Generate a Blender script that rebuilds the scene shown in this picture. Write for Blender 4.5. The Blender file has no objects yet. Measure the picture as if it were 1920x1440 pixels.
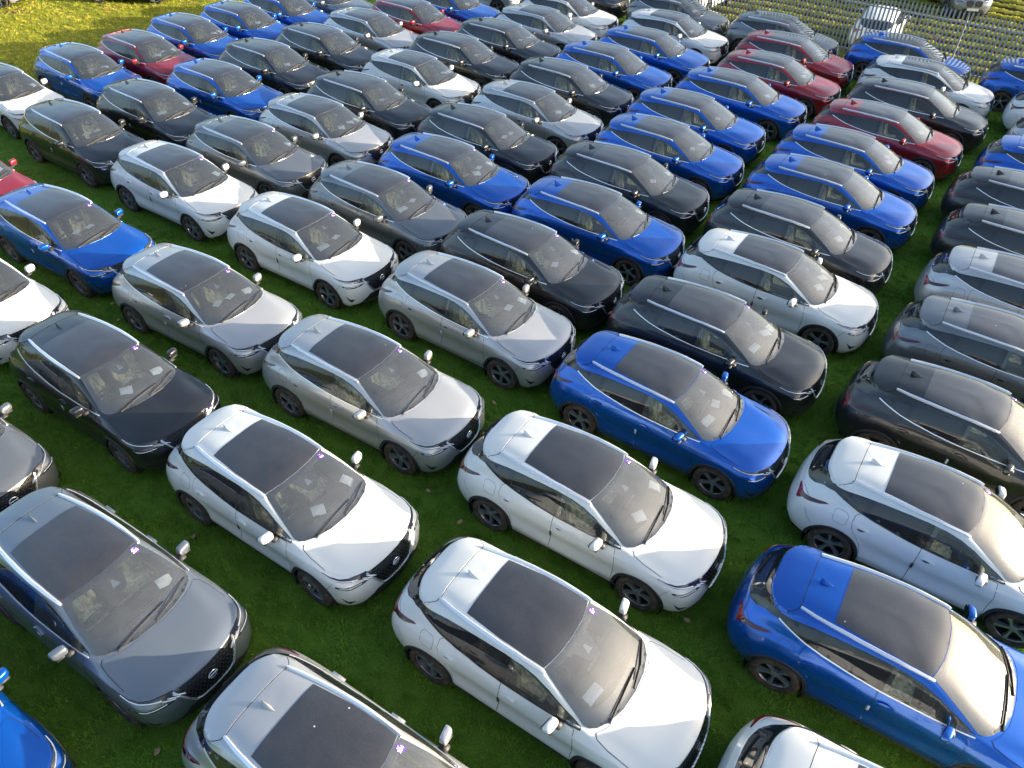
import bpy, bmesh, math, random
import numpy as np
from mathutils import Vector, Matrix
from mathutils.bvhtree import BVHTree
R = math.radians
random.seed(7)
scene = bpy.context.scene
C = scene.collection

# ------------------------------------------------------------------ camera
F_PX, PITCH, CAM_H, ROLL = 1403.0, R(41.408), 10.03, R(1.268)
cam_d = bpy.data.cameras.new("camera"); cam = bpy.data.objects.new("camera", cam_d); C.objects.link(cam)
cam_d.sensor_width = 36.0; cam_d.lens = 36.0 * F_PX / 1920.0
cam_d.clip_start = 0.1; cam_d.clip_end = 2000
fw = Vector((0, math.cos(PITCH), -math.sin(PITCH)))
r0 = Vector((1, 0, 0)); u0 = Vector((0, math.sin(PITCH), math.cos(PITCH)))
rr = math.cos(ROLL) * r0 + math.sin(ROLL) * u0
uu = -math.sin(ROLL) * r0 + math.cos(ROLL) * u0
mw = Matrix((rr, uu, -fw)).transposed().to_4x4(); mw.translation = Vector((0, 0, CAM_H))
cam.matrix_world = mw
scene.camera = cam

# ------------------------------------------------------------------ sky, sun, exposure
SUN_EL, SUN_AZ = R(11.0), R(-4.0)          # direction TO the sun, azimuth counted from +X
world = bpy.data.worlds.new("World"); scene.world = world; world.use_nodes = True
wn = world.node_tree; wn.nodes.clear()
sky = wn.nodes.new("ShaderNodeTexSky"); sky.sky_type = 'NISHITA'; sky.sun_disc = False
sky.sun_elevation = SUN_EL; sky.sun_rotation = math.pi / 2 - SUN_AZ
sky.air_density = 1.0; sky.dust_density = 5.5; sky.ozone_density = 1.6
bg = wn.nodes.new("ShaderNodeBackground"); bg.inputs[1].default_value = 0.15
wo = wn.nodes.new("ShaderNodeOutputWorld")
wn.links.new(sky.outputs[0], bg.inputs[0]); wn.links.new(bg.outputs[0], wo.inputs[0])
sl = bpy.data.lights.new("sun", 'SUN'); sl.energy = 4.6; sl.angle = R(0.55); sl.color = (1.0, 0.88, 0.72)
sun = bpy.data.objects.new("sun", sl); C.objects.link(sun)
sun.rotation_euler = (0, math.pi / 2 - SUN_EL, SUN_AZ)
scene.view_settings.view_transform = 'Standard'; scene.view_settings.look = 'None'
scene.view_settings.exposure = 1.75; scene.view_settings.gamma = 1.0
scene.view_settings.use_curve_mapping = False

# ------------------------------------------------------------------ material helpers
def mat(name):
    m = bpy.data.materials.new(name); m.use_nodes = True
    n = m.node_tree.nodes; b = n["Principled BSDF"]
    return m, m.node_tree, b
def simple(name, col, rough=.5, metal=0, coat=0, spec=.5):
    m, t, b = mat(name)
    b.inputs['Base Color'].default_value = (*col, 1); b.inputs['Roughness'].default_value = rough
    b.inputs['Metallic'].default_value = metal; b.inputs['Coat Weight'].default_value = coat
    b.inputs['Coat Roughness'].default_value = .03; b.inputs['Specular IOR Level'].default_value = spec
    return m
def N(t, kind, **kw):
    n = t.nodes.new(kind)
    for k, v in kw.items():
        if k in n.inputs: n.inputs[k].default_value = v
        else: setattr(n, k, v)
    return n
def paint(name, col, metal, rough, flake=.0, coat=1.0):
    m, t, b = mat(name)
    tc = N(t, 'ShaderNodeTexCoord')
    no = N(t, 'ShaderNodeTexNoise'); no.inputs['Scale'].default_value = 3.5; no.inputs['Detail'].default_value = 5
    t.links.new(tc.outputs['Object'], no.inputs['Vector'])
    dust = N(t, 'ShaderNodeMix', data_type='RGBA')
    dust.inputs[6].default_value = (*col, 1); dust.inputs[7].default_value = (.30, .27, .235, 1)
    mr = N(t, 'ShaderNodeMapRange'); mr.inputs[1].default_value = .45; mr.inputs[2].default_value = .85
    mr.inputs[3].default_value = 0.0; mr.inputs[4].default_value = .03
    t.links.new(no.outputs[0], mr.inputs[0])
    # road dirt low on the flanks
    sp = N(t, 'ShaderNodeSeparateXYZ'); t.links.new(tc.outputs['Object'], sp.inputs[0])
    lo = N(t, 'ShaderNodeMapRange'); lo.inputs[1].default_value = .62; lo.inputs[2].default_value = .2
    lo.inputs[3].default_value = 0; lo.inputs[4].default_value = .22
    t.links.new(sp.outputs[2], lo.inputs[0])
    n2 = N(t, 'ShaderNodeTexNoise'); n2.inputs['Scale'].default_value = 9; t.links.new(tc.outputs['Object'], n2.inputs['Vector'])
    mu = N(t, 'ShaderNodeMath', operation='MULTIPLY'); t.links.new(lo.outputs[0], mu.inputs[0]); t.links.new(n2.outputs[0], mu.inputs[1])
    ad = N(t, 'ShaderNodeMath', operation='ADD'); t.links.new(mu.outputs[0], ad.inputs[0]); t.links.new(mr.outputs[0], ad.inputs[1])
    t.links.new(ad.outputs[0], dust.inputs[0]); t.links.new(dust.outputs[2], b.inputs['Base Color'])
    b.inputs['Metallic'].default_value = metal; b.inputs['Roughness'].default_value = rough
    b.inputs['Coat Weight'].default_value = coat; b.inputs['Coat Roughness'].default_value = .035
    return m
PAINT = {
    'white': paint('white_paint', (.65, .675, .67), 0, .45),
    'blue': paint('blue_paint', (.001, .105, .50), .65, .27),
    'black': paint('black_paint', (.010, .011, .013), .2, .35),
    'silver': paint('silver_paint', (.48, .485, .49), .55, .33),
    'grey': paint('grey_paint', (.17, .185, .20), .6, .33),
    'teal': paint('slate_paint', (.18, .21, .245), .6, .33),
    'red': paint('red_paint', (.30, .012, .022), .5, .32),
}
def glass(name, tint, refl=1.0, film=.05, haze=0.0):
    m = bpy.data.materials.new(name); m.use_nodes = True; t = m.node_tree; t.nodes.clear()
    o = N(t, 'ShaderNodeOutputMaterial'); mx = N(t, 'ShaderNodeMixShader'); fr = N(t, 'ShaderNodeFresnel', IOR=1.52)
    tr = N(t, 'ShaderNodeBsdfTransparent'); tr.inputs[0].default_value = (*tint, 1)
    gl = N(t, 'ShaderNodeBsdfGlossy'); gl.inputs['Roughness'].default_value = .02
    mu = N(t, 'ShaderNodeMath', operation='MULTIPLY'); mu.inputs[1].default_value = refl; mu.use_clamp = True
    # thin dusty film
    tc = N(t, 'ShaderNodeTexCoord'); no = N(t, 'ShaderNodeTexNoise'); no.inputs['Scale'].default_value = 5; no.inputs['Detail'].default_value = 6
    t.links.new(tc.outputs['Object'], no.inputs['Vector'])
    mr = N(t, 'ShaderNodeMapRange'); mr.inputs[3].default_value = film*.3; mr.inputs[4].default_value = film*1.5
    t.links.new(no.outputs[0], mr.inputs[0])
    df = N(t, 'ShaderNodeBsdfDiffuse'); df.inputs[0].default_value = (.66, .70, .66, 1)
    m2 = N(t, 'ShaderNodeMixShader')
    t.links.new(mr.outputs[0], m2.inputs[0]); t.links.new(tr.outputs[0], m2.inputs[1]); t.links.new(df.outputs[0], m2.inputs[2])
    hz = N(t, 'ShaderNodeBsdfGlossy'); hz.inputs['Roughness'].default_value = .42; m3 = N(t, 'ShaderNodeMixShader'); m3.inputs[0].default_value = haze
    t.links.new(m2.outputs[0], m3.inputs[1]); t.links.new(hz.outputs[0], m3.inputs[2]); m2 = m3
    t.links.new(fr.outputs[0], mu.inputs[0]); t.links.new(mu.outputs[0], mx.inputs[0])
    t.links.new(m2.outputs[0], mx.inputs[1]); t.links.new(gl.outputs[0], mx.inputs[2]); t.links.new(mx.outputs[0], o.inputs[0])
    return m
M = dict(
    windscreen=glass('windscreen_glass', (.97, 1.0, .99), 2.6, .045, .065),
    window=glass('window_glass', (.97, 1.0, .97), 1.3),
    privacy=simple('privacy_glass', (.012, .014, .016), .03, spec=.9),
    gloss=simple('gloss_black', (.010, .010, .012), .09, coat=.6),
    trim=simple('black_plastic', (.022, .022, .024), .55),
    gap=simple('panel_gap_dark', (.012, .012, .014), .8),
    chrome=simple('chrome', (.90, .92, .95), .22, .8),
    alu=simple('satin_aluminium', (.92, .93, .95), .38, .75),
    dark=simple('interior_black', (.045, .055, .058), .75),
    arch=simple('wheel_arch_liner', (.012, .011, .010), .95),
    silverbit=simple('interior_silver', (.55, .53, .50), .4, .6),
    lamp=simple('lamp_glass', (.82, .84, .88), .15, .25, 1),
    lampdark=simple('lamp_housing', (.014, .015, .022), .12, 0, .8),
    red=simple('tail_lamp_red', (.22, .004, .008), .15, 0, 1),
    redark=simple('tail_lamp_dark', (.035, .004, .007), .10, 0, .7),
    rimdark=simple('rim_black', (.014, .015, .017), .3, .4, .5),
    rim=simple('rim_machined', (.22, .25, .26), .28, .45),
    paper=simple('paper', (.93, .95, .93), .8),
    purple=simple('sticker_purple', (.085, .02, .30), .5),
    print=simple('sticker_print', (.85, .85, .88), .6),
    guard=simple('door_guard', (.42, .47, .55), .5),
    guard_black=simple('door_guard_black', (.02, .02, .02), .6),
    steel=simple('plate_yellow', (.75, .55, .05), .5),
    plate=simple('plate_white', (.75, .75, .73), .5),
)
# roof glass with a dusty film
m, t, b = mat('roof_glass'); tc = N(t, 'ShaderNodeTexCoord')
no = N(t, 'ShaderNodeTexNoise'); no.inputs['Scale'].default_value = 2.2; no.inputs['Detail'].default_value = 8; no.inputs['Roughness'].default_value = .65
n2 = N(t, 'ShaderNodeTexNoise'); n2.inputs['Scale'].default_value = 70; n2.inputs['Detail'].default_value = 2
t.links.new(tc.outputs['Object'], no.inputs['Vector']); t.links.new(tc.outputs['Object'], n2.inputs['Vector'])
mx = N(t, 'ShaderNodeMath', operation='MULTIPLY'); t.links.new(no.outputs[0], mx.inputs[0]); t.links.new(n2.outputs[0], mx.inputs[1])
cr = N(t, 'ShaderNodeValToRGB'); cr.color_ramp.elements[0].position = .10; cr.color_ramp.elements[0].color = (.014, .014, .016, 1)
cr.color_ramp.elements[1].position = .46; cr.color_ramp.elements[1].color = (.042, .040, .040, 1)
t.links.new(mx.outputs[0], cr.inputs[0])
oi = N(t, 'ShaderNodeObjectInfo'); va = N(t, 'ShaderNodeVectorMath', operation='ADD'); sc_ = N(t, 'ShaderNodeMath', operation='MULTIPLY'); sc_.inputs[1].default_value = 37
t.links.new(oi.outputs['Random'], sc_.inputs[0]); t.links.new(tc.outputs['Object'], va.inputs[0]); t.links.new(sc_.outputs[0], va.inputs[1])
t.links.new(va.outputs[0], no.inputs['Vector'])
vo = N(t, 'ShaderNodeTexVoronoi'); vo.inputs['Scale'].default_value = 2.6; t.links.new(va.outputs[0], vo.inputs['Vector'])
dr = N(t, 'ShaderNodeMapRange'); dr.inputs[1].default_value = .035; dr.inputs[2].default_value = .02; t.links.new(vo.outputs['Distance'], dr.inputs[0])
md0 = N(t, 'ShaderNodeMix', data_type='RGBA'); md0.inputs[7].default_value = (.55, .52, .45, 1)
t.links.new(dr.outputs[0], md0.inputs[0]); t.links.new(cr.outputs[0], md0.inputs[6]); t.links.new(md0.outputs[2], b.inputs['Base Color'])
b.inputs['Roughness'].default_value = .4; b.inputs['Coat Weight'].default_value = 1.0; b.inputs['Coat Roughness'].default_value = .03; b.inputs['Coat IOR'].default_value = 1.75
M['roofglass'] = m
# seats wrapped in pale crumpled plastic
m, t, b = mat('seat_plastic_cover'); tc = N(t, 'ShaderNodeTexCoord'); no = N(t, 'ShaderNodeTexNoise')
no.inputs['Scale'].default_value = 14; no.inputs['Detail'].default_value = 5; no.inputs['Distortion'].default_value = .4
mp = N(t, 'ShaderNodeMapping'); mp.inputs['Scale'].default_value = (1, 1, .22)
t.links.new(tc.outputs['Object'], mp.inputs[0]); t.links.new(mp.outputs[0], no.inputs['Vector'])
cr = N(t, 'ShaderNodeValToRGB'); cr.color_ramp.elements[0].position = .34; cr.color_ramp.elements[0].color = (.34, .34, .20, 1)
cr.color_ramp.elements[1].position = .62; cr.color_ramp.elements[1].color = (.92, .90, .60, 1)
bp = N(t, 'ShaderNodeBump'); bp.inputs['Strength'].default_value = 1.0; bp.inputs['Distance'].default_value = .03
t.links.new(no.outputs[0], cr.inputs[0]); t.links.new(cr.outputs[0], b.inputs['Base Color']); t.links.new(no.outputs[0], bp.inputs['Height']); t.links.new(bp.outputs[0], b.inputs['Normal'])
b.inputs['Roughness'].default_value = .22
M['cover'] = m
# tyre rubber with dried mud
m, t, b = mat('tyre_rubber'); tc = N(t, 'ShaderNodeTexCoord'); no = N(t, 'ShaderNodeTexNoise'); no.inputs['Scale'].default_value = 11; no.inputs['Detail'].default_value = 6
t.links.new(tc.outputs['Object'], no.inputs['Vector'])
cr = N(t, 'ShaderNodeValToRGB'); cr.color_ramp.elements[0].position = .35; cr.color_ramp.elements[0].color = (.022, .020, .018, 1)
cr.color_ramp.elements[1].position = .75; cr.color_ramp.elements[1].color = (.095, .068, .048, 1)
t.links.new(no.outputs[0], cr.inputs[0]); t.links.new(cr.outputs[0], b.inputs['Base Color']); b.inputs['Roughness'].default_value = .9
M['tyre'] = m
# grille: open mesh relief
M['grille'] = simple('grille_black', (.012, .012, .014), .25, coat=.3)
M['grille_link'] = simple('grille_link', (.11, .12, .135), .28, .6)

# ------------------------------------------------------------------ car surface (rings of knots, right half, y = half width)
RINGS = [
 [(2.07,0,.20),(2.04,.35,.20),(1.96,.62,.20),(1.85,.77,.21),(1.33,.80,.22),(.85,.80,.20),(0,.80,.20),(-.75,.80,.20),(-1.33,.80,.24),(-1.8,.78,.28),(-1.97,.68,.30),(-2.07,.4,.30),(-2.10,0,.30)],
 [(2.185,0,.28),(2.155,.35,.28),(2.055,.64,.29),(1.90,.81,.31),(1.33,.895,.31),(.85,.865,.28),(0,.86,.28),(-.75,.865,.28),(-1.33,.895,.31),(-1.8,.86,.37),(-2.02,.74,.39),(-2.14,.42,.39),(-2.17,0,.39)],
 [(2.215,0,.42),(2.185,.35,.42),(2.095,.64,.43),(1.93,.83,.44),(1.33,.920,.46),(.85,.905,.43),(0,.902,.40),(-.75,.908,.43),(-1.33,.920,.47),(-1.8,.885,.50),(-2.06,.76,.51),(-2.185,.43,.51),(-2.215,0,.51)],
 [(2.205,0,.60),(2.175,.35,.60),(2.095,.64,.61),(1.94,.835,.63),(1.33,.918,.68),(.85,.874,.60),(0,.858,.58),(-.75,.872,.61),(-1.33,.916,.70),(-1.8,.89,.67),(-2.06,.77,.66),(-2.19,.43,.65),(-2.215,0,.65)],
 [(2.172,0,.75),(2.138,.35,.75),(2.05,.64,.765),(1.90,.84,.785),(1.33,.905,.84),(.85,.893,.80),(0,.888,.79),(-.75,.895,.83),(-1.33,.902,.90),(-1.8,.865,.87),(-2.03,.745,.85),(-2.15,.42,.83),(-2.175,0,.83)],
 [(2.120,0,.865),(2.085,.35,.868),(1.99,.62,.872),(1.80,.805,.885),(1.33,.862,.94),(.85,.870,.93),(0,.875,.935),(-.75,.876,.965),(-1.33,.862,1.03),(-1.8,.815,1.00),(-2.01,.70,.97),(-2.115,.40,.955),(-2.14,0,.955)],
 [(1.98,0,.93),(1.95,.33,.935),(1.87,.56,.932),(1.69,.735,.925),(1.27,.80,.985),(.87,.825,.995),(0,.850,1.005),(-.75,.842,1.055),(-1.33,.80,1.115),(-1.74,.745,1.10),(-1.97,.655,1.05),(-2.075,.38,1.03),(-2.10,0,1.03)],
 [(1.60,0,1.015),(1.585,.30,1.02),(1.52,.54,1.018),(1.38,.685,.995),(1.10,.762,1.025),(.85,.795,1.04),(0,.822,1.062),(-.75,.795,1.125),(-1.33,.745,1.215),(-1.68,.69,1.215),(-1.92,.59,1.13),(-2.045,.355,1.09),(-2.07,0,1.09)],
 [(1.24,0,1.075),(1.215,.30,1.077),(1.13,.55,1.073),(1.00,.705,1.06),(.90,.750,1.062),(.72,.775,1.085),(0,.795,1.125),(-.75,.762,1.20),(-1.33,.705,1.285),(-1.60,.655,1.295),(-1.83,.555,1.215),(-1.975,.335,1.17),(-2.00,0,1.17)],
 [(.77,0,1.315),(.75,.30,1.313),(.685,.53,1.30),(.60,.655,1.28),(.55,.685,1.275),(.42,.705,1.28),(0,.712,1.305),(-.75,.69,1.335),(-1.33,.645,1.365),(-1.54,.61,1.375),(-1.72,.535,1.35),(-1.83,.33,1.335),(-1.855,0,1.335)],
 [(.36,0,1.487),(.345,.28,1.485),(.295,.48,1.468),(.24,.585,1.448),(.20,.605,1.445),(.10,.618,1.45),(-.15,.628,1.46),(-.75,.612,1.457),(-1.25,.585,1.43),(-1.50,.605,1.408),(-1.665,.535,1.415),(-1.785,.34,1.425),(-1.81,0,1.43)],
 [(.22,0,1.522),(.21,.26,1.520),(.17,.44,1.503),(.12,.53,1.482),(.05,.552,1.480),(-.05,.562,1.486),(-.2,.57,1.497),(-.75,.548,1.497),(-1.2,.505,1.475),(-1.45,.48,1.458),(-1.58,.43,1.455),(-1.67,.28,1.460),(-1.69,0,1.464)],
 [(.0,0,1.550),(0,.18,1.547),(-.02,.30,1.540),(-.06,.36,1.534),(-.1,.38,1.534),(-.2,.39,1.538),(-.3,.39,1.542),(-.75,.37,1.543),(-1.12,.33,1.527),(-1.30,.31,1.512),(-1.40,.28,1.504),(-1.46,.18,1.501),(-1.48,0,1.501)],
 [(-.2,0,1.560),(-.22,0,1.560),(-.25,0,1.5605),(-.3,0,1.561),(-.35,0,1.561),(-.45,0,1.561),(-.55,0,1.561),(-.75,0,1.558),(-1.0,0,1.546),(-1.1,0,1.540),(-1.2,0,1.534),(-1.25,0,1.530),(-1.3,0,1.527)],
]
CREASE_R = {1, 2, 5, 8, 10}        # profile breaks: bumper lip, window base, roof edge
def hermite(P, pre, post, counts, creases=()):
    """P: n x k x 3 control rows; chordal cubic Hermite down axis 0, sampled counts[i] times per span."""
    n = len(P); Q = np.concatenate([pre[None] if pre is not None else 2*P[:1]-P[1:2], P, post[None] if post is not None else 2*P[-1:]-P[-2:-1]])
    out = []
    ch = np.sqrt(np.linalg.norm(Q[1:] - Q[:-1], axis=-1)) + 1e-6
    def tan(i, side):        # tangent at P[i] per unit chord
        a = (Q[i+1]-Q[i])/ch[i][:, None]; b_ = (Q[i+2]-Q[i+1])/ch[i+1][:, None]
        if i in creases: return (a if side < 0 else b_)
        return (a*ch[i+1][:, None] + b_*ch[i][:, None])/(ch[i]+ch[i+1])[:, None]
    for i in range(n-1):
        h = ch[i+1][:, None]; m0 = tan(i, 1)*h; m1 = tan(i+1, -1)*h
        for s in range(counts[i]):
            u = s/counts[i]
            out.append((2*u**3-3*u*u+1)*P[i] + (u**3-2*u*u+u)*m0 + (3*u*u-2*u**3)*P[i+1] + (u**3-u*u)*m1)
    out.append(P[-1]); return np.array(out)
TC = [8,8,8,20,16,22,20,20,16,9,9,9]; RC = [3,4,6,5,4,4,6,5,8,6,3,6,5]
def surface(k, rings=RINGS):
    P = np.array(rings, float)                       # rings x knots x 3
    Pt = P.transpose(1, 0, 2)
    pre = Pt[1].copy(); pre[:, 1] *= -1; post = Pt[-2].copy(); post[:, 1] *= -1
    A = hermite(Pt, pre, post, [c*k for c in TC])    # t samples x rings x 3
    A[:, -1, 1] = 0
    B = hermite(A.transpose(1, 0, 2), None, None, [c*k for c in RC], CREASE_R)   # ring samples x t samples x 3
    B[..., 1] = np.maximum(B[..., 1], 0); B[:, 0, 1] = 0; B[:, -1, 1] = 0
    return B
def grid_faces(nr, nt, off=0, flip=False):
    f = []
    for r in range(nr-1):
        for c in range(nt-1):
            a = off+r*nt+c; q = (a, a+1, a+1+nt, a+nt)
            f.append(q[::-1] if flip else q)
    return f
S = surface(3); nr, nt, _ = S.shape
v = S.reshape(-1, 3); vm = v.copy(); vm[:, 1] *= -1
allf = grid_faces(nr, nt) + grid_faces(nr, nt, nr*nt, True)
BVH = BVHTree.FromPolygons([tuple(p) for p in np.concatenate([v, vm])], allf)

def mesh_from(name, verts, faces, mats=(), smooth=True):
    me = bpy.data.meshes.new(name); me.from_pydata([tuple(x) for x in verts], [], faces)
    for mm in mats: me.materials.append(mm)
    if smooth: me.polygons.foreach_set('use_smooth', [True]*len(me.polygons))
    me.update(); return me
def bm_mesh(name, bm, mats=(), smooth=True, sharp=None):
    me = bpy.data.meshes.new(name); bm.to_mesh(me); bm.free()
    for mm in mats: me.materials.append(mm)
    if smooth: me.polygons.foreach_set('use_smooth', [True]*len(me.polygons))
    if sharp is not None: me.set_sharp_from_angle(angle=R(sharp))
    me.update(); return me
def inpoly(x, y, poly):
    c = False; j = len(poly)-1
    for i in range(len(poly)):
        xi, yi = poly[i]; xj, yj = poly[j]
        if (yi > y) != (yj > y) and x < (xj-xi)*(y-yi)/(yj-yi)+xi: c = not c
        j = i
    return c
def hit(p, d):
    """drop point p on the body along direction d (towards the car)"""
    d = Vector(d).normalized(); p = Vector(p)
    loc, nor, _, _ = BVH.ray_cast(p - d*3.0, d)
    if loc is None:
        loc, nor, _, _ = BVH.find_nearest(p)
    if nor.dot(d) > 0: nor = -nor
    return loc, nor
def smooth_closed(pts, n=4):
    P = [Vector(p) for p in pts]; out = []; L = len(P)
    for i in range(L):
        a, b_, c, d = P[i-1], P[i], P[(i+1) % L], P[(i+2) % L]
        for s in range(n):
            t_ = s/n
            out.append(.5*((2*b_)+(c-a)*t_+(2*a-5*b_+4*c-d)*t_**2+(3*b_-a-3*c+d)*t_**3))
    return out
def patch_bm(bm, poly3, d, off=.003, cell=.05, skirt=.006):
    """trimmed skin laid on the body: outline poly3 is seen along d, follows the body at distance off, with edges turned in"""
    d = Vector(d).normalized()
    a = d.cross(Vector((0, 0, 1))) if abs(d.z) < .9 else d.cross(Vector((0, 1, 0)))
    a.normalize(); b_ = d.cross(a)
    P = [(Vector(p).dot(a), Vector(p).dot(b_)) for p in poly3]
    t_ = bmesh.new(); f = t_.faces.new([t_.verts.new((x, y, 0)) for x, y in P])
    xs = [p[0] for p in P]; ys = [p[1] for p in P]
    for ax, lo, hi in ((0, min(xs), max(xs)), (1, min(ys), max(ys))):
        k = math.floor(lo/cell)+1
        while k*cell < hi-1e-4:
            co = [0, 0, 0]; co[ax] = k*cell; no_ = [0, 0, 0]; no_[ax] = 1
            bmesh.ops.bisect_plane(t_, geom=t_.verts[:]+t_.edges[:]+t_.faces[:], plane_co=co, plane_no=no_); k += 1
    bmesh.ops.triangulate(t_, faces=[f for f in t_.faces if len(f.verts) > 4])
    org = -d*0
    mp_ = {}; base = {}
    for v_ in t_.verts:
        p = a*v_.co.x + b_*v_.co.y
        loc, nor = hit(p, d)
        mp_[v_.index] = None; base[v_] = (loc, nor)
    new = {}
    for v_ in t_.verts:
        loc, nor = base[v_]; new[v_] = bm.verts.new(loc + nor*off)
    for f in t_.faces:
        vs = [new[v_] for v_ in f.verts]
        try: nf = bm.faces.new(vs)
        except ValueError: continue
        nf.normal_update()
        if nf.normal.dot(base[f.verts[0]][1]) < 0: nf.normal_flip()
        nf.smooth = True
    if skirt:
        for e in t_.edges:
            if len(e.link_faces) == 1:
                p, q = e.verts
                A1, B1 = new[p], new[q]
                A2 = bm.verts.new(A1.co); B2 = bm.verts.new(B1.co)
                A3 = bm.verts.new(A1.co - base[p][1]*skirt); B3 = bm.verts.new(B1.co - base[q][1]*skirt)
                bm.faces.new([A2, B2, B3, A3])
    t_.free()
def mir(p): return [(x, -y, z) for x, y, z in p]
def md(d): return (d[0], -d[1], d[2])
def ribbon_bm(bm, path, d, w=.006, off=.0015, h=0.0, step=.03, closed=False, nor_override=None):
    """strip (h=0) or raised bar (h>0) following the body under a path"""
    P = [Vector(p) for p in path]
    if closed: P.append(P[0])
    pts = []
    for i in range(len(P)-1):
        n = max(1, int((P[i+1]-P[i]).length/step))
        for s in range(n): pts.append(P[i].lerp(P[i+1], s/n))
    pts.append(P[-1])
    H = []
    for p in pts:
        dd = d(p) if callable(d) else d
        H.append(hit(p, dd))
    rows = []
    for i, (l, n_) in enumerate(H):
        tg = (H[min(i+1, len(H)-1)][0]-H[max(i-1, 0)][0]).normalized(); s = n_.cross(tg).normalized()
        ww = w(i/(len(H)-1)) if callable(w) else w
        if h == 0: rows.append([bm.verts.new(l+n_*off-s*ww/2), bm.verts.new(l+n_*off+s*ww/2)])
        else: rows.append([bm.verts.new(l-s*ww/2-n_*.004), bm.verts.new(l-s*ww*.36+n_*(off+h)), bm.verts.new(l+s*ww*.36+n_*(off+h)), bm.verts.new(l+s*ww/2-n_*.004)])
    for A, B in zip(rows, rows[1:]):
        for k in range(len(A)-1): bm.faces.new([A[k], B[k], B[k+1], A[k+1]])
    if h:
        bm.faces.new(rows[0]); bm.faces.new(rows[-1][::-1])
def box_bm(bm, c, s, rot=None, bevel=0, taper=None):
    g = bmesh.ops.create_cube(bm, size=1); vs = g['verts']
    for v_ in vs:
        v_.co = Vector((v_.co.x*s[0], v_.co.y*s[1], v_.co.z*s[2]))
        if taper and v_.co.z > 0: v_.co.x *= taper[0]; v_.co.y *= taper[1]
        if rot: v_.co = rot @ v_.co
        v_.co += Vector(c)
    if bevel:
        es = {e for v_ in vs for e in v_.link_edges}
        bmesh.ops.bevel(bm, geom=list(es), offset=bevel, segments=2, affect='EDGES')

# ---- outlines (x, y, z guides; x/z matter for side views, x/y for top views)
SD = (0, -1, 0)               # looking from the +y flank towards the centre line
TD = (0, 0, -1)
def sidep(pts, y=.8): return [(x, y, z) for x, z in pts]
def topp(pts, z=1.3): return [(x, y, z) for x, y in pts]
DLO = [(.925,1.050),(.60,1.056),(.20,1.066),(-.20,1.078),(-.55,1.103),(-.90,1.145),(-1.15,1.190),(-1.38,1.250),(-1.56,1.302),(-1.66,1.325),
       (-1.58,1.352),(-1.42,1.360),(-1.15,1.386),(-.85,1.408),(-.5,1.424),(-.2,1.430),(.02,1.415),(.22,1.375),(.42,1.305),(.62,1.215),(.79,1.125)]
FWIN = [(.60,1.078),(.15,1.088),(-.10,1.096),(-.10,1.412),(.00,1.400),(.20,1.355),(.40,1.283),(.54,1.215)]
FWIN_OUT = [(.93,1.048),(.15,1.064),(-.24,1.078),(-.24,1.430),(.00,1.416),(.21,1.377),(.42,1.305),(.80,1.122)]
RWIN = [(-.24,1.090),(-.55,1.118),(-.85,1.155),(-1.02,1.190),(-1.02,1.200),(-.98,1.388),(-.6,1.406),(-.24,1.416)]
QWIN = [(-1.08,1.203),(-1.30,1.248),(-1.48,1.300),(-1.48,1.322),(-1.35,1.350),(-1.06,1.376)]
WS = [(1.266,0),(1.247,.28),(1.175,.52),(1.085,.655),(1.01,.712),(.93,.728),(.60,.655),(.262,.562),(.296,.44),(.333,.26),(.345,0)]
WS_IN = [(1.06,0),(1.045,.28),(.985,.47),(.935,.56),(.875,.612),(.80,.615),(.60,.575),(.37,.500),(.375,.44),(.415,.27),(.43,0)]
def sym(p): return p + [(x, -y) for x, y in p[::-1] if y > 0]
RW = [(0,1.100),(.30,1.106),(.45,1.125),(.55,1.175),(.605,1.250),(.612,1.305),(.59,1.350),(.50,1.388),(.33,1.398),(0,1.402)]      # rear window seen from behind: y, z

# ---- body shell with real openings
def opening(p):
    x, y, z = p; ay = abs(y)
    for wx in (1.325, -1.325):
        if ay > .5 and (x-wx)**2+(z-.35)**2 < .395**2: return True
    if z > 1.05:
        if ay > .55 and inpoly(x, z, [(a_, b_) for a_, b_ in FWIN_GROW]): return True
        if x > .3 and inpoly(x, ay, WS_GROW): return True
    return False
def grow(poly, k):
    cx = sum(p[0] for p in poly)/len(poly); cy = sum(p[1] for p in poly)/len(poly)
    out = []
    for x, y in poly:
        L = math.hypot(x-cx, y-cy); out.append((cx+(x-cx)*(1+k/L), cy+(y-cy)*(1+k/L)))
    return out
FWIN_GROW = grow(FWIN, .02)
WS_GROW = [(1.09,-.01),(1.075,.28),(1.01,.51),(.90,.64),(.80,.64),(.60,.60),(.345,.52),(.35,.44),(.39,.27),(.405,-.01)]
def shell(name, rings=RINGS, holes=True):
    S_ = surface(1, rings); a, b_, _ = S_.shape; v_ = S_.reshape(-1, 3); w_ = v_.copy(); w_[:, 1] *= -1
    V = np.concatenate([v_, w_]); F = grid_faces(a, b_) + grid_faces(a, b_, a*b_, True)
    if holes: F = [f for f in F if not opening(V[list(f)].mean(0))]
    bm = bmesh.new(); vs = [bm.verts.new(p) for p in V]
    for f in F: bm.faces.new([vs[i] for i in f])
    bmesh.ops.remove_doubles(bm, verts=bm.verts[:], dist=.0008)
    bmesh.ops.delete(bm, geom=[v_ for v_ in bm.verts if not v_.link_faces], context='VERTS')
    bmesh.ops.recalc_face_normals(bm, faces=bm.faces[:])
    return bm_mesh(name, bm, smooth=True, sharp=35)

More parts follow.
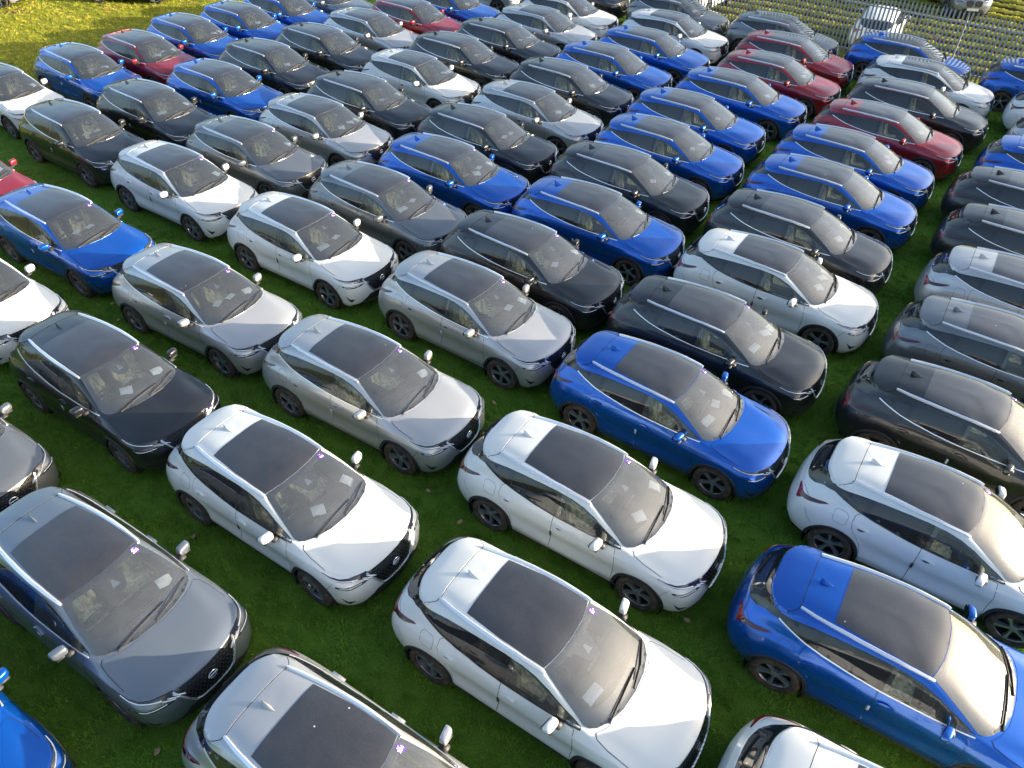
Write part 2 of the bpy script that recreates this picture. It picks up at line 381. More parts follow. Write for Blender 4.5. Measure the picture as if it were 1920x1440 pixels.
PARTS = []      # (name, mesh, material or 'PAINT', sub-parts)
def P_(name, me, m_, subs=()): PARTS.append((name, me, m_, subs))
def build(fn, name, both=False, smooth=False):
    bm = bmesh.new(); fn(bm); 
    return bm_mesh(name, bm, smooth=smooth)
def two(name, fn, m_, subs=()):
    for s in (1, -1):
        bm = bmesh.new(); fn(bm, s); P_(name, bm_mesh(name, bm, smooth=False), m_, [sf(s) for sf in subs])
def side(pts, s): return [(x, y*s, z) for x, y, z in pts]

P_('body', shell('body'), 'PAINT')
# doors
FD = [(.87,.27),(.885,.60),(.89,.80),(.86,.95),(.845,1.02),(.55,1.048),(.15,1.058),(-.185,1.070),(-.190,.80),(-.20,.45),(-.205,.27),(.3,.265)]
RD = [(-.215,.27),(-.21,.50),(-.20,.80),(-.195,1.072),(-.55,1.095),(-.88,1.135),(-1.10,1.175),(-1.155,1.12),(-1.165,1.02),(-1.13,.90),(-1.03,.78),(-.95,.66),(-.90,.50),(-.86,.27)]
def seams(bm):
    for s in (1, -1):
        for pl, cl in ((FD, True), (RD, True)):
            g = grow(pl, .004); ribbon_bm(bm, side(sidep(g), s), (0, -s, 0), .007, .001, closed=cl)
        ribbon_bm(bm, side(sidep([(-1.24,.93),(-1.24,1.06),(-1.28,1.10),(-1.42,1.11),(-1.455,1.07),(-1.45,.95),(-1.41,.91),(-1.28,.90)]), s), (0, -s, 0), .005, .001, closed=True)
        # bonnet edge, wing line
        ribbon_bm(bm, side(topp([(1.095,.715),(1.14,.765),(1.30,.795),(1.60,.81)]), s), TD, .007, .001)
        # hatch seam down to the spoiler corner
        ribbon_bm(bm, side([(-1.385,0,1.6),(-1.385,.30,1.6),(-1.375,.47,1.6),(-1.40,.535,1.6),(-1.47,.585,1.6),(-1.545,.612,1.6)], s), TD, .009, .001)
        ribbon_bm(bm, side([(-1.99,.56,1.06),(-1.93,.64,1.05),(-1.86,.72,1.03)], s), (1, -.6*s, -.6), .006, .001)
        # bumper joints
        ribbon_bm(bm, side([(1.78,.9,.82),(1.70,.9,.70),(1.66,.9,.62)], s), (0, -s, 0), .006, .001)
        ribbon_bm(bm, side([(-1.86,.9,.86),(-1.80,.9,.76),(-1.70,.9,.66)], s), (0, -s, 0), .006, .001)
        # spoiler relief line
        ribbon_bm(bm, side([(-1.40,.40,1.6),(-1.60,.41,1.6),(-1.72,.42,1.6)], s), TD, .004, .0006)
    ribbon_bm(bm, [(-2.1,-.55,.70),(-2.2,-.4,.68),(-2.25,0,.67),(-2.2,.4,.68),(-2.1,.55,.70)], (1, 0, 0), .007, .001)
P_('panel_gap', build(seams, 'panel_gap'), 'gap')
def door(pl): return lambda bm, s: patch_bm(bm, side(sidep(pl), s), (0, -s, 0), .0035, .045)
def handle(x, z, ln=.20):
    def mk(s):
        bm = bmesh.new()
        pts = side([(x-ln/2, .9, z+.005), (x-ln/4, .9, z+.014), (x, .9, z+.016), (x+ln/4, .9, z+.010), (x+ln/2, .9, z-.002)], s)
        ribbon_bm(bm, pts, (0, -s, 0), lambda u: .016+.022*math.sin(math.pi*u), .006, .024)
        return ('handle', bm_mesh('handle', bm, smooth=False), 'PAINT')
    return mk
def cup(x, z):
    def mk(s):
        bm = bmesh.new(); o = [(x+.058*math.cos(a_)-.012, .9, z-.012+.030*math.sin(a_)) for a_ in np.linspace(0, 2*math.pi, 14, endpoint=False)]
        patch_bm(bm, side(o, s), (0, -s, 0), .0050, .05, 0)
        return ('handle_recess', bm_mesh('handle_recess', bm), 'gap')
    return mk
def guard(s):
    bm = bmesh.new(); l, n_ = hit((-.195, .9*s, .72), (0, -s, 0)); box_bm(bm, l+n_*.008, (.035, .016, .115), bevel=.004)
    return ('door_edge_guard', bm_mesh('door_edge_guard', bm), 'GUARD')
two('front_door', door(FD), 'PAINT', [handle(-.052, .925), cup(-.052, .925), guard])
two('rear_door', door(RD), 'PAINT', [handle(-1.0, .967), cup(-1.0, .967)])
BONNET = sym([(2.135,0),(2.10,.34),(2.00,.60),(1.88,.715),(1.74,.775),(1.60,.805),(1.30,.788),(1.145,.757),(1.098,.71),(1.17,.61),(1.235,.45),(1.268,.25),(1.28,0)][1:-1])
BONNET = [(2.112,0),(2.078,.34),(1.98,.60),(1.87,.710),(1.74,.775),(1.60,.800),(1.30,.785),(1.145,.755),(1.105,.705),(1.18,.60),(1.245,.43),(1.272,.22),(1.28,0)]
BONNET = BONNET + [(x, -y) for x, y in BONNET[-2:0:-1]]
P_('bonnet', build(lambda bm: patch_bm(bm, topp(BONNET), TD, .0045, .045), 'bonnet'), 'PAINT')
# spoiler lid of the tailgate, overhanging lip
SPL = [(-1.392,0),(-1.392,.30),(-1.382,.465),(-1.405,.525),(-1.475,.575),(-1.545,.602),(-1.60,.60),(-1.68,.52),(-1.745,.41),(-1.785,.20),(-1.80,0)]
SPL = SPL + [(x, -y) for x, y in SPL[-2:0:-1]]
P_('tailgate_spoiler', build(lambda bm: patch_bm(bm, topp(SPL, 1.45), TD, .0045, .045, .03), 'tailgate_spoiler'), 'PAINT')
# roof glass
RG = [(.337,0),(.325,.26),(.288,.44),(.250,.555),(.0,.560),(-.4,.550),(-.945,.490),(-.945,0)]
RG = RG + [(x, -y) for x, y in RG[-2:0:-1]]
P_('roof_glass', build(lambda bm: patch_bm(bm, topp(RG, 1.5), TD, .0035, .05), 'roof_glass'), 'roofglass')
# windscreen: black border ring, glass, painted-black cowl
def resample(pts, n):
    P = [Vector(p) for p in pts]; P.append(P[0]); L = [0]
    for a_, b_ in zip(P, P[1:]): L.append(L[-1]+(b_-a_).length)
    out = []; j = 0
    for i in range(n):
        s = L[-1]*i/n
        while L[j+1] < s: j += 1
        u = (s-L[j])/(L[j+1]-L[j]+1e-9); out.append(P[j].lerp(P[j+1], u))
    return out
def ring_bm(bm, outer, inner, d, off, rows=2, n=96, pair=False):
    if pair:                     # same number of corners: keep corners matched
        O, I = [], []
        for k in range(len(outer)):
            for s in range(6):
                O.append(Vector(outer[k]).lerp(Vector(outer[(k+1) % len(outer)]), s/6)); I.append(Vector(inner[k]).lerp(Vector(inner[(k+1) % len(inner)]), s/6))
    else: O, I = resample(outer, n), resample(inner, n)
    g = []
    for r_ in range(rows+1):
        row = []
        for a_, b_ in zip(O, I):
            l, n_ = hit(a_.lerp(b_, r_/rows), d); row.append(bm.verts.new(l+n_*off))
        g.append(row)
    m_ = len(O)
    for r_ in range(rows):
        for i in range(m_): bm.faces.new([g[r_][i], g[r_][(i+1) % m_], g[r_+1][(i+1) % m_], g[r_+1][i]])
def full(p): return p + [(x, -y) for x, y in p[-2:0:-1]]
P_('windscreen_border', build(lambda bm: ring_bm(bm, topp(full(WS)), topp(full(WS_IN)), TD, .001, 3, pair=True), 'windscreen_border'), 'gloss')
def mirror_housing(bm):
    # dark sensor housing behind the glass with its triangular window
    o = [(.40,.20),(.40,-.20),(.55,-.145),(.66,-.10),(.70,-.03),(.70,.03),(.66,.10),(.55,.145)]
    patch_bm(bm, topp(o), TD, -.004, .06, 0)
def tri(bm): patch_bm(bm, topp([(.60,.055),(.60,-.055),(.50,-.015),(.50,.015)]), TD, .0015, .05, 0)
GL = build(lambda bm: patch_bm(bm, topp(full(WS)), TD, .0045, .05, .004), 'windscreen')
def stick(bm):
    l0, n0 = hit((.375, .475, 1.4), TD)
    patch_bm(bm, topp([(.325,.515),(.315,.43),(.40,.42),(.415,.51)]), TD, .0075, .05, .002)
SENS = build(mirror_housing, 'sensor_housing'); TRI = build(tri, 'sensor_window')
P_('windscreen', GL, 'windscreen', [('sensor_housing', SENS, 'gloss'), ('sensor_window', TRI, 'silverbit')])
def wip(bm):
    for a_, b_, c_ in (WIPE,):
        ribbon_bm(bm, topp([a_, b_]), TD, .022, .012, .018); ribbon_bm(bm, topp([b_, c_]), TD, .010, .020, .014)
        ribbon_bm(bm, topp([(b_[0]*.3+a_[0]*.7-.03, b_[1]*.3+a_[1]*.7), (c_[0]-.012, c_[1])]), TD, .008, .006, .012)
WIPS = (((1.185,-.53),(1.165,-.28),(1.125,.24)), ((1.232,.02),(1.165,.32),(1.015,.655)))
for WIPE in WIPS: P_('wiper', build(wip, 'wiper'), 'trim')
# side glazing
def dlo(bm, s):
    ring_bm(bm, side(sidep(FWIN_OUT), s), side(sidep(FWIN), s), (0, -s, 0), .0012, 3, pair=True)
    back = [p for p in DLO if p[0] < -.22]; back = [(-.24,1.079)] + [p for p in DLO[4:15]] + [(-.24,1.430)]
    patch_bm(bm, side(sidep(back), s), (0, -s, 0), .0012, .05, 0)
two('window_trim', dlo, 'gloss')
two('front_window', lambda bm, s: patch_bm(bm, side(sidep([(.90,1.052),(.15,1.068),(-.16,1.080),(-.16,1.425),(.00,1.412),(.21,1.370),(.41,1.298),(.78,1.122)]), s), (0, -s, 0), .004, .05, .003), 'window')
two('rear_window', lambda bm, s: patch_bm(bm, side(sidep(RWIN), s), (0, -s, 0), .004, .05, .003), 'privacy')
two('quarter_window', lambda bm, s: patch_bm(bm, side(sidep(QWIN), s), (0, -s, 0), .004, .05, .003), 'privacy')
def bchrome(bm, s):
    ribbon_bm(bm, side(sidep([(x, z-.008) for x, z in DLO[:9]]), s), (0, -s, 0), .022, .002, .007)
two('window_chrome', bchrome, 'CHROME')
# tailgate window (its black strip runs round into the side glazing)
RWP = [(-2.3, y, z) for y, z in RW]; RWP = RWP + [(x, -y, z) for x, y, z in RWP[-2:0:-1]]
P_('tailgate_window', build(lambda bm: patch_bm(bm, RWP, (1, 0, 0), .003, .05, .004), 'tailgate_window'), 'privacy')
def cfill(bm, s):
    patch_bm(bm, side([(-1.54,.66,1.350),(-1.50,.67,1.290),(-1.62,.66,1.275),(-1.74,.60,1.25),(-1.73,.58,1.33),(-1.62,.62,1.365)], s), (.55, -1*s, -.1), .0025, .05, 0)
two('pillar_trim', cfill, 'gloss')
def rwiper(bm): ribbon_bm(bm, [(-2.1,-.02,1.14),(-2.05,.18,1.17),(-2.0,.34,1.19)], (1, 0, 0), .018, .01, .016)
P_('rear_wiper', build(rwiper, 'rear_wiper'), 'trim')
# roof rails
def rail(bm, s):
    pts = side(topp([(.285,.582),(.22,.590),(.0,.596),(-.3,.594),(-.6,.580),(-.9,.555),(-1.15,.525),(-1.37,.487)], 1.45), s)
    ribbon_bm(bm, pts, TD, lambda u: .036+.022*math.sin(math.pi*min(1, max(0, u)))**.5, .002, .030)
two('roof_rail', rail, 'alu')
# aerial fin
def fin(bm):
    rows = []
    for x, w_, h_ in ((-1.07,.004,.002),(-1.11,.020,.014),(-1.15,.028,.034),(-1.20,.031,.058),(-1.245,.024,.080),(-1.275,.006,.074)):
        l, n_ = hit((x, 0, 1.6), TD)
        rows.append([bm.verts.new((x, -w_, l.z-.004)), bm.verts.new((x, -w_*.35, l.z+h_*.8)), bm.verts.new((x, 0, l.z+h_)), bm.verts.new((x, w_*.35, l.z+h_*.8)), bm.verts.new((x, w_, l.z-.004))])
    for A, B in zip(rows, rows[1:]):
        for k in range(4): bm.faces.new([A[k], A[k+1], B[k+1], B[k]])
    bm.faces.new(rows[-1])
P_('aerial_fin', build(fin, 'aerial_fin'), 'PAINT')
# door mirrors
def blob(bm, c, s, sub=3, f=None):
    g = bmesh.ops.create_icosphere(bm, subdivisions=sub, radius=1)
    for v_ in g['verts']:
        p = v_.co.copy()
        p = Vector([math.copysign(abs(q)**.55, q) for q in p])
        p = Vector((p.x*s[0], p.y*s[1], p.z*s[2]))
        if f: p = f(p)
        v_.co = p + Vector(c)
def mirror_shell(s):
    def f(p):
        p = Vector(p)
        if p.x < -.02: p.x = -.02+(p.x+.02)*.15      # flat glass side facing back
        k = (p.y*s+.13)/.26                            # taper towards the tip
        p.z = p.z*(1.08-.16*k)-.0; p.x += -.045*k
        return p
    return f
def mirror_arm(s):
    bm = bmesh.new()
    rot = Matrix.Rotation(R(0), 3, 'X'); box_bm(bm, (.655, .868*s, 1.035), (.12, .12, .045), bevel=.012)
    box_bm(bm, (.615, .95*s, 1.042), (.10, .18, .022), bevel=.008)
    return ('mirror_arm', bm_mesh('mirror_arm', bm), 'trim')
def mirror_glass(s):
    bm = bmesh.new(); vs = []
    for a_ in np.linspace(0, 2*math.pi, 16, endpoint=False):
        y_ = .97+.098*math.copysign(abs(math.cos(a_))**.7, math.cos(a_)); z_ = 1.112+.055*math.copysign(abs(math.sin(a_))**.7, math.sin(a_))
        vs.append(bm.verts.new((.578-.055*((y_-.97+.13)/.26), y_*s, z_)))
    bm.faces.new(vs)
    return ('mirror_glass', bm_mesh('mirror_glass', bm), 'gloss')
for s in (1, -1):
    bm = bmesh.new(); blob(bm, (.615, .968*s, 1.118), (.080, .104, .067), 3, mirror_shell(s))
    P_('door_mirror', bm_mesh('door_mirror', bm, smooth=True), 'PAINT', [mirror_arm(s), mirror_glass(s)])
# wheel-arch and sill cladding
def clad(bm, s):
    for wx in (WXX,):
        pts = [(wx+.408*math.cos(a_), .92, .35+.408*math.sin(a_)) for a_ in np.linspace(R(-18), R(198), 40)]
        ribbon_bm(bm, side(pts, s), (0, -s, 0), .058, .002, .010, step=.05)
for WXX in (1.325, -1.325): two('wheel_arch_trim', clad, 'trim')
two('sill_trim', lambda bm, s: ribbon_bm(bm, side(sidep([(.93,.255),(.4,.25),(-.4,.25),(-.95,.255)]), s), (0, -s, 0), .085, .003, .012), 'trim')
# lower bumper skirts
def skirtf(bm):
    o = [(0,.486),(.24,.486),(.40,.475),(.49,.41),(.60,.325),(.735,.270),(.745,.225),(.60,.205),(.30,.20),(0,.20)]; q = [(2.3, y, z) for y, z in o]; q = q + [(x, -y, z) for x, y, z in q[-2:0:-1]]
    patch_bm(bm, q, (-1, 0, 0), .008, .06)
def skirtr(bm):
    o = [(0,.52),(.25,.52),(.45,.50),(.66,.43),(.735,.36),(.66,.31),(.40,.305),(0,.305)]; q = [(-2.3, y, z) for y, z in o]; q = q + [(x, -y, z) for x, y, z in q[-2:0:-1]]
    patch_bm(bm, q, (1, 0, 0), .008, .06)
P_('front_bumper_skirt', build(skirtf, 'front_bumper_skirt'), 'trim')
P_('rear_bumper_skirt', build(skirtr, 'rear_bumper_skirt'), 'trim')
# grille
GR = [(0,.853),(.30,.853),(.455,.850),(.42,.76),(.345,.62),(.285,.535),(.22,.505),(0,.50)]
GRP = [(2.4, y, z) for y, z in GR]; GRP = GRP + [(x, -y, z) for x, y, z in GRP[-2:0:-1]]
def links(bm):
    gy = [(y, z) for y, z in GR] + [(-y, z) for y, z in GR[-2:0:-1]]
    for i in range(-7, 8):
        for j in range(8):
            y = i*.062+(.031 if j % 2 else 0); z = .525+j*.043
            if not inpoly(y, z, grow(gy, -.02)) or (y*y+(z-.705)**2 < .092**2): continue
            l, n_ = hit((2.4, y, z), (-1, 0, 0)); sgn = 1
            a_ = bm.verts.new(l+Vector((.010, -.020, .012))); b_ = bm.verts.new(l+Vector((.016, 0, -.002))); c_ = bm.verts.new(l+Vector((.010, .020, .012)))
            d_ = bm.verts.new(l+Vector((.012, -.020, .003))); e_ = bm.verts.new(l+Vector((.018, 0, -.012))); f_ = bm.verts.new(l+Vector((.012, .020, .003)))
            bm.faces.new([a_, d_, e_, b_]); bm.faces.new([b_, e_, f_, c_])
def badge(bm):
    l, n_ = hit((2.4, 0, .705), (-1, 0, 0)); rot = Matrix.Rotation(R(84), 3, 'Y')
    for r_, w_ in ((.066, .012),):
        ring = []
        for a_ in np.linspace(0, 2*math.pi, 28, endpoint=False):
            row = []
            for q in range(5):
                b_ = 2*math.pi*q/5; rad = r_+w_*math.cos(b_)*.8
                row.append(bm.verts.new(l+Vector((.022+w_*.6*math.sin(b_), rad*math.cos(a_), rad*math.sin(a_)*.98))))
            ring.append(row)
        for i in range(28):
            for q in range(5): bm.faces.new([ring[i][q], ring[(i+1) % 28][q], ring[(i+1) % 28][(q+1) % 5], ring[i][(q+1) % 5]])
    box_bm(bm, l+Vector((.024, 0, 0)), (.012, .150, .018), bevel=.003)
P_('grille', build(lambda bm: patch_bm(bm, GRP, (-1, 0, 0), .002, .05, .004), 'grille'), 'grille',
   [('grille_mesh', build(links, 'grille_mesh'), 'grille_link'), ('badge', build(badge, 'badge'), 'chrome')])
def vmot(bm):
    for s in (1, -1):
        ribbon_bm(bm, side([(2.4,.475,.848),(2.4,.440,.76),(2.4,.362,.615),(2.4,.300,.523),(2.4,.235,.492),(2.4,.10,.487)], s), (-1, 0, 0), lambda u: .040-.016*u, .003, .012)
    ribbon_bm(bm, [(2.4,.11,.487),(2.4,-.11,.487)], (-1, 0, 0), .022, .003, .012)
P_('grille_surround', build(vmot, 'grille_surround'), 'chrome')
# black band under the bonnet edge with the slim running light and the slanting chrome slashes
def lampband(bm, s):
    FDIR = (-.75, -.66*s, -.28)
    ribbon_bm(bm, side([(1.57,.85,.905),(1.70,.84,.880),(1.84,.80,.862),(1.95,.72,.852),(2.03,.62,.845),(2.09,.50,.835),(2.12,.44,.80)], s), FDIR, lambda u: .020+.100*u, .003, .004, step=.025)
def drl(s):
    bm = bmesh.new(); FDIR = (-.75, -.66*s, -.28)
    ribbon_bm(bm, side([(1.58,.85,.902),(1.70,.84,.874),(1.84,.80,.852),(1.95,.72,.838),(2.03,.62,.822)], s), FDIR, lambda u: .008+.016*u, .010, .006, step=.025)
    return ('running_light', bm_mesh('running_light', bm), 'lamp')
def slashes(s):
    bm = bmesh.new(); F2 = (-.9, -.4*s, -.2)
    for y0, z0, y1, z1 in ((.740,.868,.570,.800), (.665,.868,.500,.788), (.590,.868,.440,.775)):
        ribbon_bm(bm, side([(2.3, y0, z0), (2.3, y1, z1)], s), F2, .013, .011, .008)
    return ('chrome_slash', bm_mesh('chrome_slash', bm), 'lamp')
def lamp2(s):
    bm = bmesh.new(); F2 = (-.8, -.6*s, 0)
    ribbon_bm(bm, side([(1.81,.86,.775),(1.92,.80,.752),(2.02,.70,.742),(2.09,.58,.748),(2.13,.47,.765)], s), F2, lambda u: .030+.022*math.sin(math.pi*u), .003, .005, step=.025)
    return ('lower_lamp', bm_mesh('lower_lamp', bm), 'lampdark')
def lens(s):
    bm = bmesh.new(); F2 = (-.8, -.6*s, 0)
    ribbon_bm(bm, side([(1.86,.84,.768),(1.94,.79,.755),(2.02,.70,.749),(2.08,.60,.753)], s), F2, .014, .009, .003, step=.025)
    return ('lamp_lens', bm_mesh('lamp_lens', bm), 'lamp')
two('headlight', lampband, 'lampdark', [drl, slashes, lamp2, lens])
def vent(bm, s):
    F2 = (-.75, -.66*s, 0)
    patch_bm(bm, side([(1.88,.86,.535),(1.955,.80,.455),(2.03,.72,.445),(1.965,.79,.365),(1.925,.82,.43)], s), F2, .004, .05)
two('bumper_vent', vent, 'gap')
# tail lights
def tail(bm, s):
    patch_bm(bm, side(sidep([(-1.565,1.090),(-1.62,1.096),(-1.80,1.056),(-1.95,1.025),(-2.02,1.015),(-2.02,.965),(-1.93,.975),(-1.80,1.005),(-1.68,1.042)]), s), (.25, -1*s, 0), .006, .04)
def tail2(s):
    bm = bmesh.new(); D2 = (1, -.45*s, 0)
    patch_bm(bm, side([(-1.99,.76,1.02),(-2.08,.60,1.03),(-2.12,.50,1.02),(-2.12,.50,.995),(-2.07,.62,.965),(-2.05,.67,.90),(-2.03,.70,.88),(-2.00,.76,.95)], s), D2, .006, .04)
    return ('tail_lens', bm_mesh('tail_lens', bm), 'red')
def tail3(s):
    bm = bmesh.new()
    ribbon_bm(bm, side(sidep([(-1.60,1.090),(-1.80,1.045),(-1.96,1.015)]), s), (.25, -1*s, 0), .010, .008, .003)
    return ('tail_lens', bm_mesh('tail_lens', bm), 'red')
two('tail_light', tail, 'redark', [tail2, tail3])
# floor pan, arch liners
def under(bm):
    box_bm(bm, (0, 0, .30), (3.9, 1.44, .16))
    for wx in (1.325, -1.325):
        for s in (1, -1):
            prev = None
            for a_ in np.linspace(R(-30), R(210), 22):
                x, z = wx+.43*math.cos(a_), .35+.43*math.sin(a_)
                row = [bm.verts.new((x, .55*s, z)), bm.verts.new((x, .895*s, z))]
                if prev: bm.faces.new([prev[0], row[0], row[1], prev[1]])
                prev = row
            box_bm(bm, (wx, .545*s, .50), (.84, .02, .62))
P_('underbody', build(under, 'underbody'), 'arch')
# cabin
def cabin(bm):
    prof = [(1.10,.99),(.95,1.045),(.78,1.03),(.62,1.005),(.52,.95),(.50,.80),(.55,.5)]
    rows = []
    for y in (-.70,-.55,-.45,-.30,-.1,.1,.4,.70):
        k = .035 if -.55 <= y <= -.25 else 0
        rows.append([bm.verts.new((x-.06*(abs(y)/.7)**2*(1 if i < 3 else 0), y, z+(k if i in (2,3) else 0)-.03*(abs(y)/.7)**3)) for i, (x, z) in enumerate(prof)])
    for A, B in zip(rows, rows[1:]):
        for k in range(len(A)-1): bm.faces.new([A[k], A[k+1], B[k+1], B[k]])
P_('cabin_floor', build(lambda bm: box_bm(bm, (-.45, 0, .40), (2.3, 1.4, .06)), 'cabin_floor'), 'dark')
P_('centre_console', build(lambda bm: box_bm(bm, (.15, 0, .62), (.7, .22, .30), bevel=.03), 'centre_console'), 'dark')
two('door_card', lambda bm, s: box_bm(bm, (-.1, .775*s, .75), (2.0, .05, .56)), 'dark')
P_('rear_bench', build(lambda bm: box_bm(bm, (-1.12, 0, .80), (.18, 1.3, .60), rot=Matrix.Rotation(R(-14), 3, 'Y'), bevel=.04), 'rear_bench'), 'cover')
def wheel_ring(bm):
    c = Vector((.42, -.36, .965)); rot = Matrix.Rotation(R(-65), 3, 'Y'); n1, n2 = 28, 6; g = []
    for i in range(n1):
        a_ = 2*math.pi*i/n1; row = []
        for j in range(n2):
            b_ = 2*math.pi*j/n2; rad = .178+.015*math.cos(b_)
            row.append(bm.verts.new(c+rot@Vector((rad*math.cos(a_), rad*math.sin(a_), .015*math.sin(b_)))))
        g.append(row)
    for i in range(n1):
        for j in range(n2): bm.faces.new([g[i][j], g[(i+1) % n1][j], g[(i+1) % n1][(j+1) % n2], g[i][(j+1) % n2]])
    box_bm(bm, c, (.10, .30, .03), rot=rot, bevel=.01); box_bm(bm, c+rot@Vector((0, 0, -.02)), (.12, .12, .05), rot=rot, bevel=.015)
def seat(y):
    def f(bm):
        box_bm(bm, (.02, y, .60), (.52, .50, .16), bevel=.05)
        box_bm(bm, (-.27, y, .90), (.16, .50, .62), rot=Matrix.Rotation(R(-16), 3, 'Y'), bevel=.06, taper=(.8, .82))
        box_bm(bm, (-.37, y, 1.245), (.10, .27, .19), rot=Matrix.Rotation(R(-12), 3, 'Y'), bevel=.04)
        # loose plastic hanging from the headrest over the backrest
        rp = random.Random(int(y*100)); g = []
        for i in range(9):
            row = []
            for j in range(11):
                yy = y+(j/10-.5)*(.40+.16*i/8); zz = 1.33-.085*i; xx = -.30+.022*i+.03*math.sin(j*1.9+i*.4)+rp.uniform(-.014,.014)
                row.append(bm.verts.new((xx+.07, yy, zz)))
            g.append(row)
        for i in range(8):
            for j in range(10): bm.faces.new([g[i][j], g[i+1][j], g[i+1][j+1], g[i][j+1]])
    return f
P_('dashboard', build(cabin, 'dashboard'), 'dark', [('steering_wheel', build(wheel_ring, 'steering_wheel'), 'dark'), ('dash_trim', build(lambda bm: box_bm(bm, (.93,-.02,1.056), (.008,.75,.004)), 'dash_trim'), 'silverbit'),
   ('centre_screen', build(lambda bm: box_bm(bm, (.66,.04,1.075), (.022,.31,.075), rot=Matrix.Rotation(R(-22), 3, 'Y')), 'centre_screen'), 'gloss'),
   ('screen_edge', build(lambda bm: box_bm(bm, (.652,.04,1.115), (.024,.31,.010)), 'screen_edge'), 'silverbit')])
for y in (.36, -.36):
    P_('seat', build(seat(y), 'seat', smooth=False), 'cover')

# wheels
def lathe(bm, prof, n=36):
    g = []
    for i in range(n):
        a_ = 2*math.pi*i/n; g.append([bm.verts.new((r_*math.cos(a_), y, r_*math.sin(a_))) for r_, y in prof])
    for i in range(n):
        for k in range(len(prof)-1): bm.faces.new([g[i][k], g[(i+1) % n][k], g[(i+1) % n][k+1], g[i][k+1]])
bm = bmesh.new(); lathe(bm, [(.235,.005),(.242,.030),(.262,.046),(.300,.050),(.330,.040),(.348,.018),(.352,-.02),(.352,-.17),(.345,-.20),(.30,-.22),(.235,-.21)], 40)
TYRE = bm_mesh('tyre', bm, smooth=True, sharp=50)
bm = bmesh.new(); lathe(bm, [(.0,-.055),(.10,-.055),(.15,-.075),(.214,-.07),(.222,-.01),(.238,.008)], 40)
RIMB = bm_mesh('wheel', bm, smooth=True, sharp=40)
bm = bmesh.new()
for k in range(5):
    a0 = 2*math.pi*k/5+.3
    def pt(r_, a_, y): return bm.verts.new((r_*math.cos(a0+a_), y, r_*math.sin(a0+a_)))
    # a swept blade: slanted, flared at the rim, narrow at the hub
    A = [pt(.040,-.40,.000), pt(.120,-.09,.008), pt(.236,-.05,.022), pt(.236,.21,.022), pt(.150,.16,.010), pt(.040,.40,.000)]
    B = [pt(.040,-.40,-.05), pt(.120,-.12,-.045), pt(.236,-.08,-.04), pt(.236,.25,-.04), pt(.150,.20,-.045), pt(.040,.40,-.05)]
    bm.faces.new(A[::-1])
    for i in range(6): bm.faces.new([A[i], A[(i+1) % 6], B[(i+1) % 6], B[i]])
    break
SPOKE = bm_mesh('spoke', bm, smooth=False)
bm = bmesh.new(); lathe(bm, [(0,.008),(.045,.006),(.062,-.004),(.066,-.05)], 20); lathe(bm, [(.226,.004),(.231,.013),(.240,.012),(.242,.004)], 40)
HUB = bm_mesh('rim_edge', bm, smooth=True, sharp=40)

# papers
def paper(i, x, y, w_, h_, a_):
    bm = bmesh.new(); n = 4; g = []
    ca, sa = math.cos(R(a_)), math.sin(R(a_)); rnd = random.Random(i)
    k = rnd.uniform(.01, .03)
    for ix in range(n+1):
        row = []
        for iy in range(n+1):
            u, w2 = (ix/n-.5)*h_, (iy/n-.5)*w_
            px, py = x+u*ca-w2*sa, y+u*sa+w2*ca
            l, _ = hit((px, py, 1.4), TD)
            row.append(bm.verts.new((px, py, min(l.z-.022-k*math.sin(ix*1.1+i)**2, 1.21))))
        g.append(row)
    for a in range(n):
        for b_ in range(n): bm.faces.new([g[a][b_], g[a][b_+1], g[a+1][b_+1], g[a+1][b_]])
    return bm_mesh('delivery_sheet', bm, smooth=False)
PAPER_L = [paper(i, x, y, w_, h_, a_) for i, (x, y, w_, h_, a_) in enumerate([(.86,.48,.16,.19,20), (.90,.44,.20,.15,-12), (.84,.50,.14,.17,48)])]
PAPER_R = [paper(9+i, x, y, w_, h_, a_) for i, (x, y, w_, h_, a_) in enumerate([(.86,-.38,.27,.14,-8), (.78,-.24,.20,.14,25), (.92,-.20,.16,.20,60)])]
PAPER_M = [paper(20+i, x, y, w_, h_, a_) for i, (x, y, w_, h_, a_) in enumerate([(.80,.08,.20,.13,15), (.88,.20,.22,.16,-30)])]
STICK = build(stick, 'number_sticker')
_txt = {}
def number_mesh(s):
    if s in _txt: return _txt[s]
    cu = bpy.data.curves.new('number', 'FONT'); cu.body = s; cu.size = .062; cu.align_x = 'CENTER'; cu.align_y = 'CENTER'; cu.extrude = .0006; cu.offset = .0016
    o = bpy.data.objects.new('number', cu); C.objects.link(o)
    dg = bpy.context.evaluated_depsgraph_get(); me = bpy.data.meshes.new_from_object(o.evaluated_get(dg)); bpy.data.objects.remove(o)
    b2 = bmesh.new(); b2.from_mesh(me)      # little swoosh over the figures
    sw = [(-.028,.040),(-.020,.036),(.002,.040),(.020,.056),(.002,.046),(-.018,.045),(-.027,.047)]
    b2.faces.new([b2.verts.new((x, y, .0006)) for x, y in sw]); b2.to_mesh(me); b2.free()
    l, n_ = hit((.372, .466, 1.4), TD)
    # baseline runs across the car so that the digits read from the side aisle
    ux = Vector((-.10, 1, 0)); ux = (ux - n_*ux.dot(n_)).normalized(); uy = n_.cross(ux)
    mt = Matrix((ux, uy, n_)).transposed().to_4x4(); mt.translation = l+n_*.0095
    me.transform(mt); me.name = 'number_print'; me.materials.clear(); me.materials.append(M['print']); _txt[s] = me
    return me

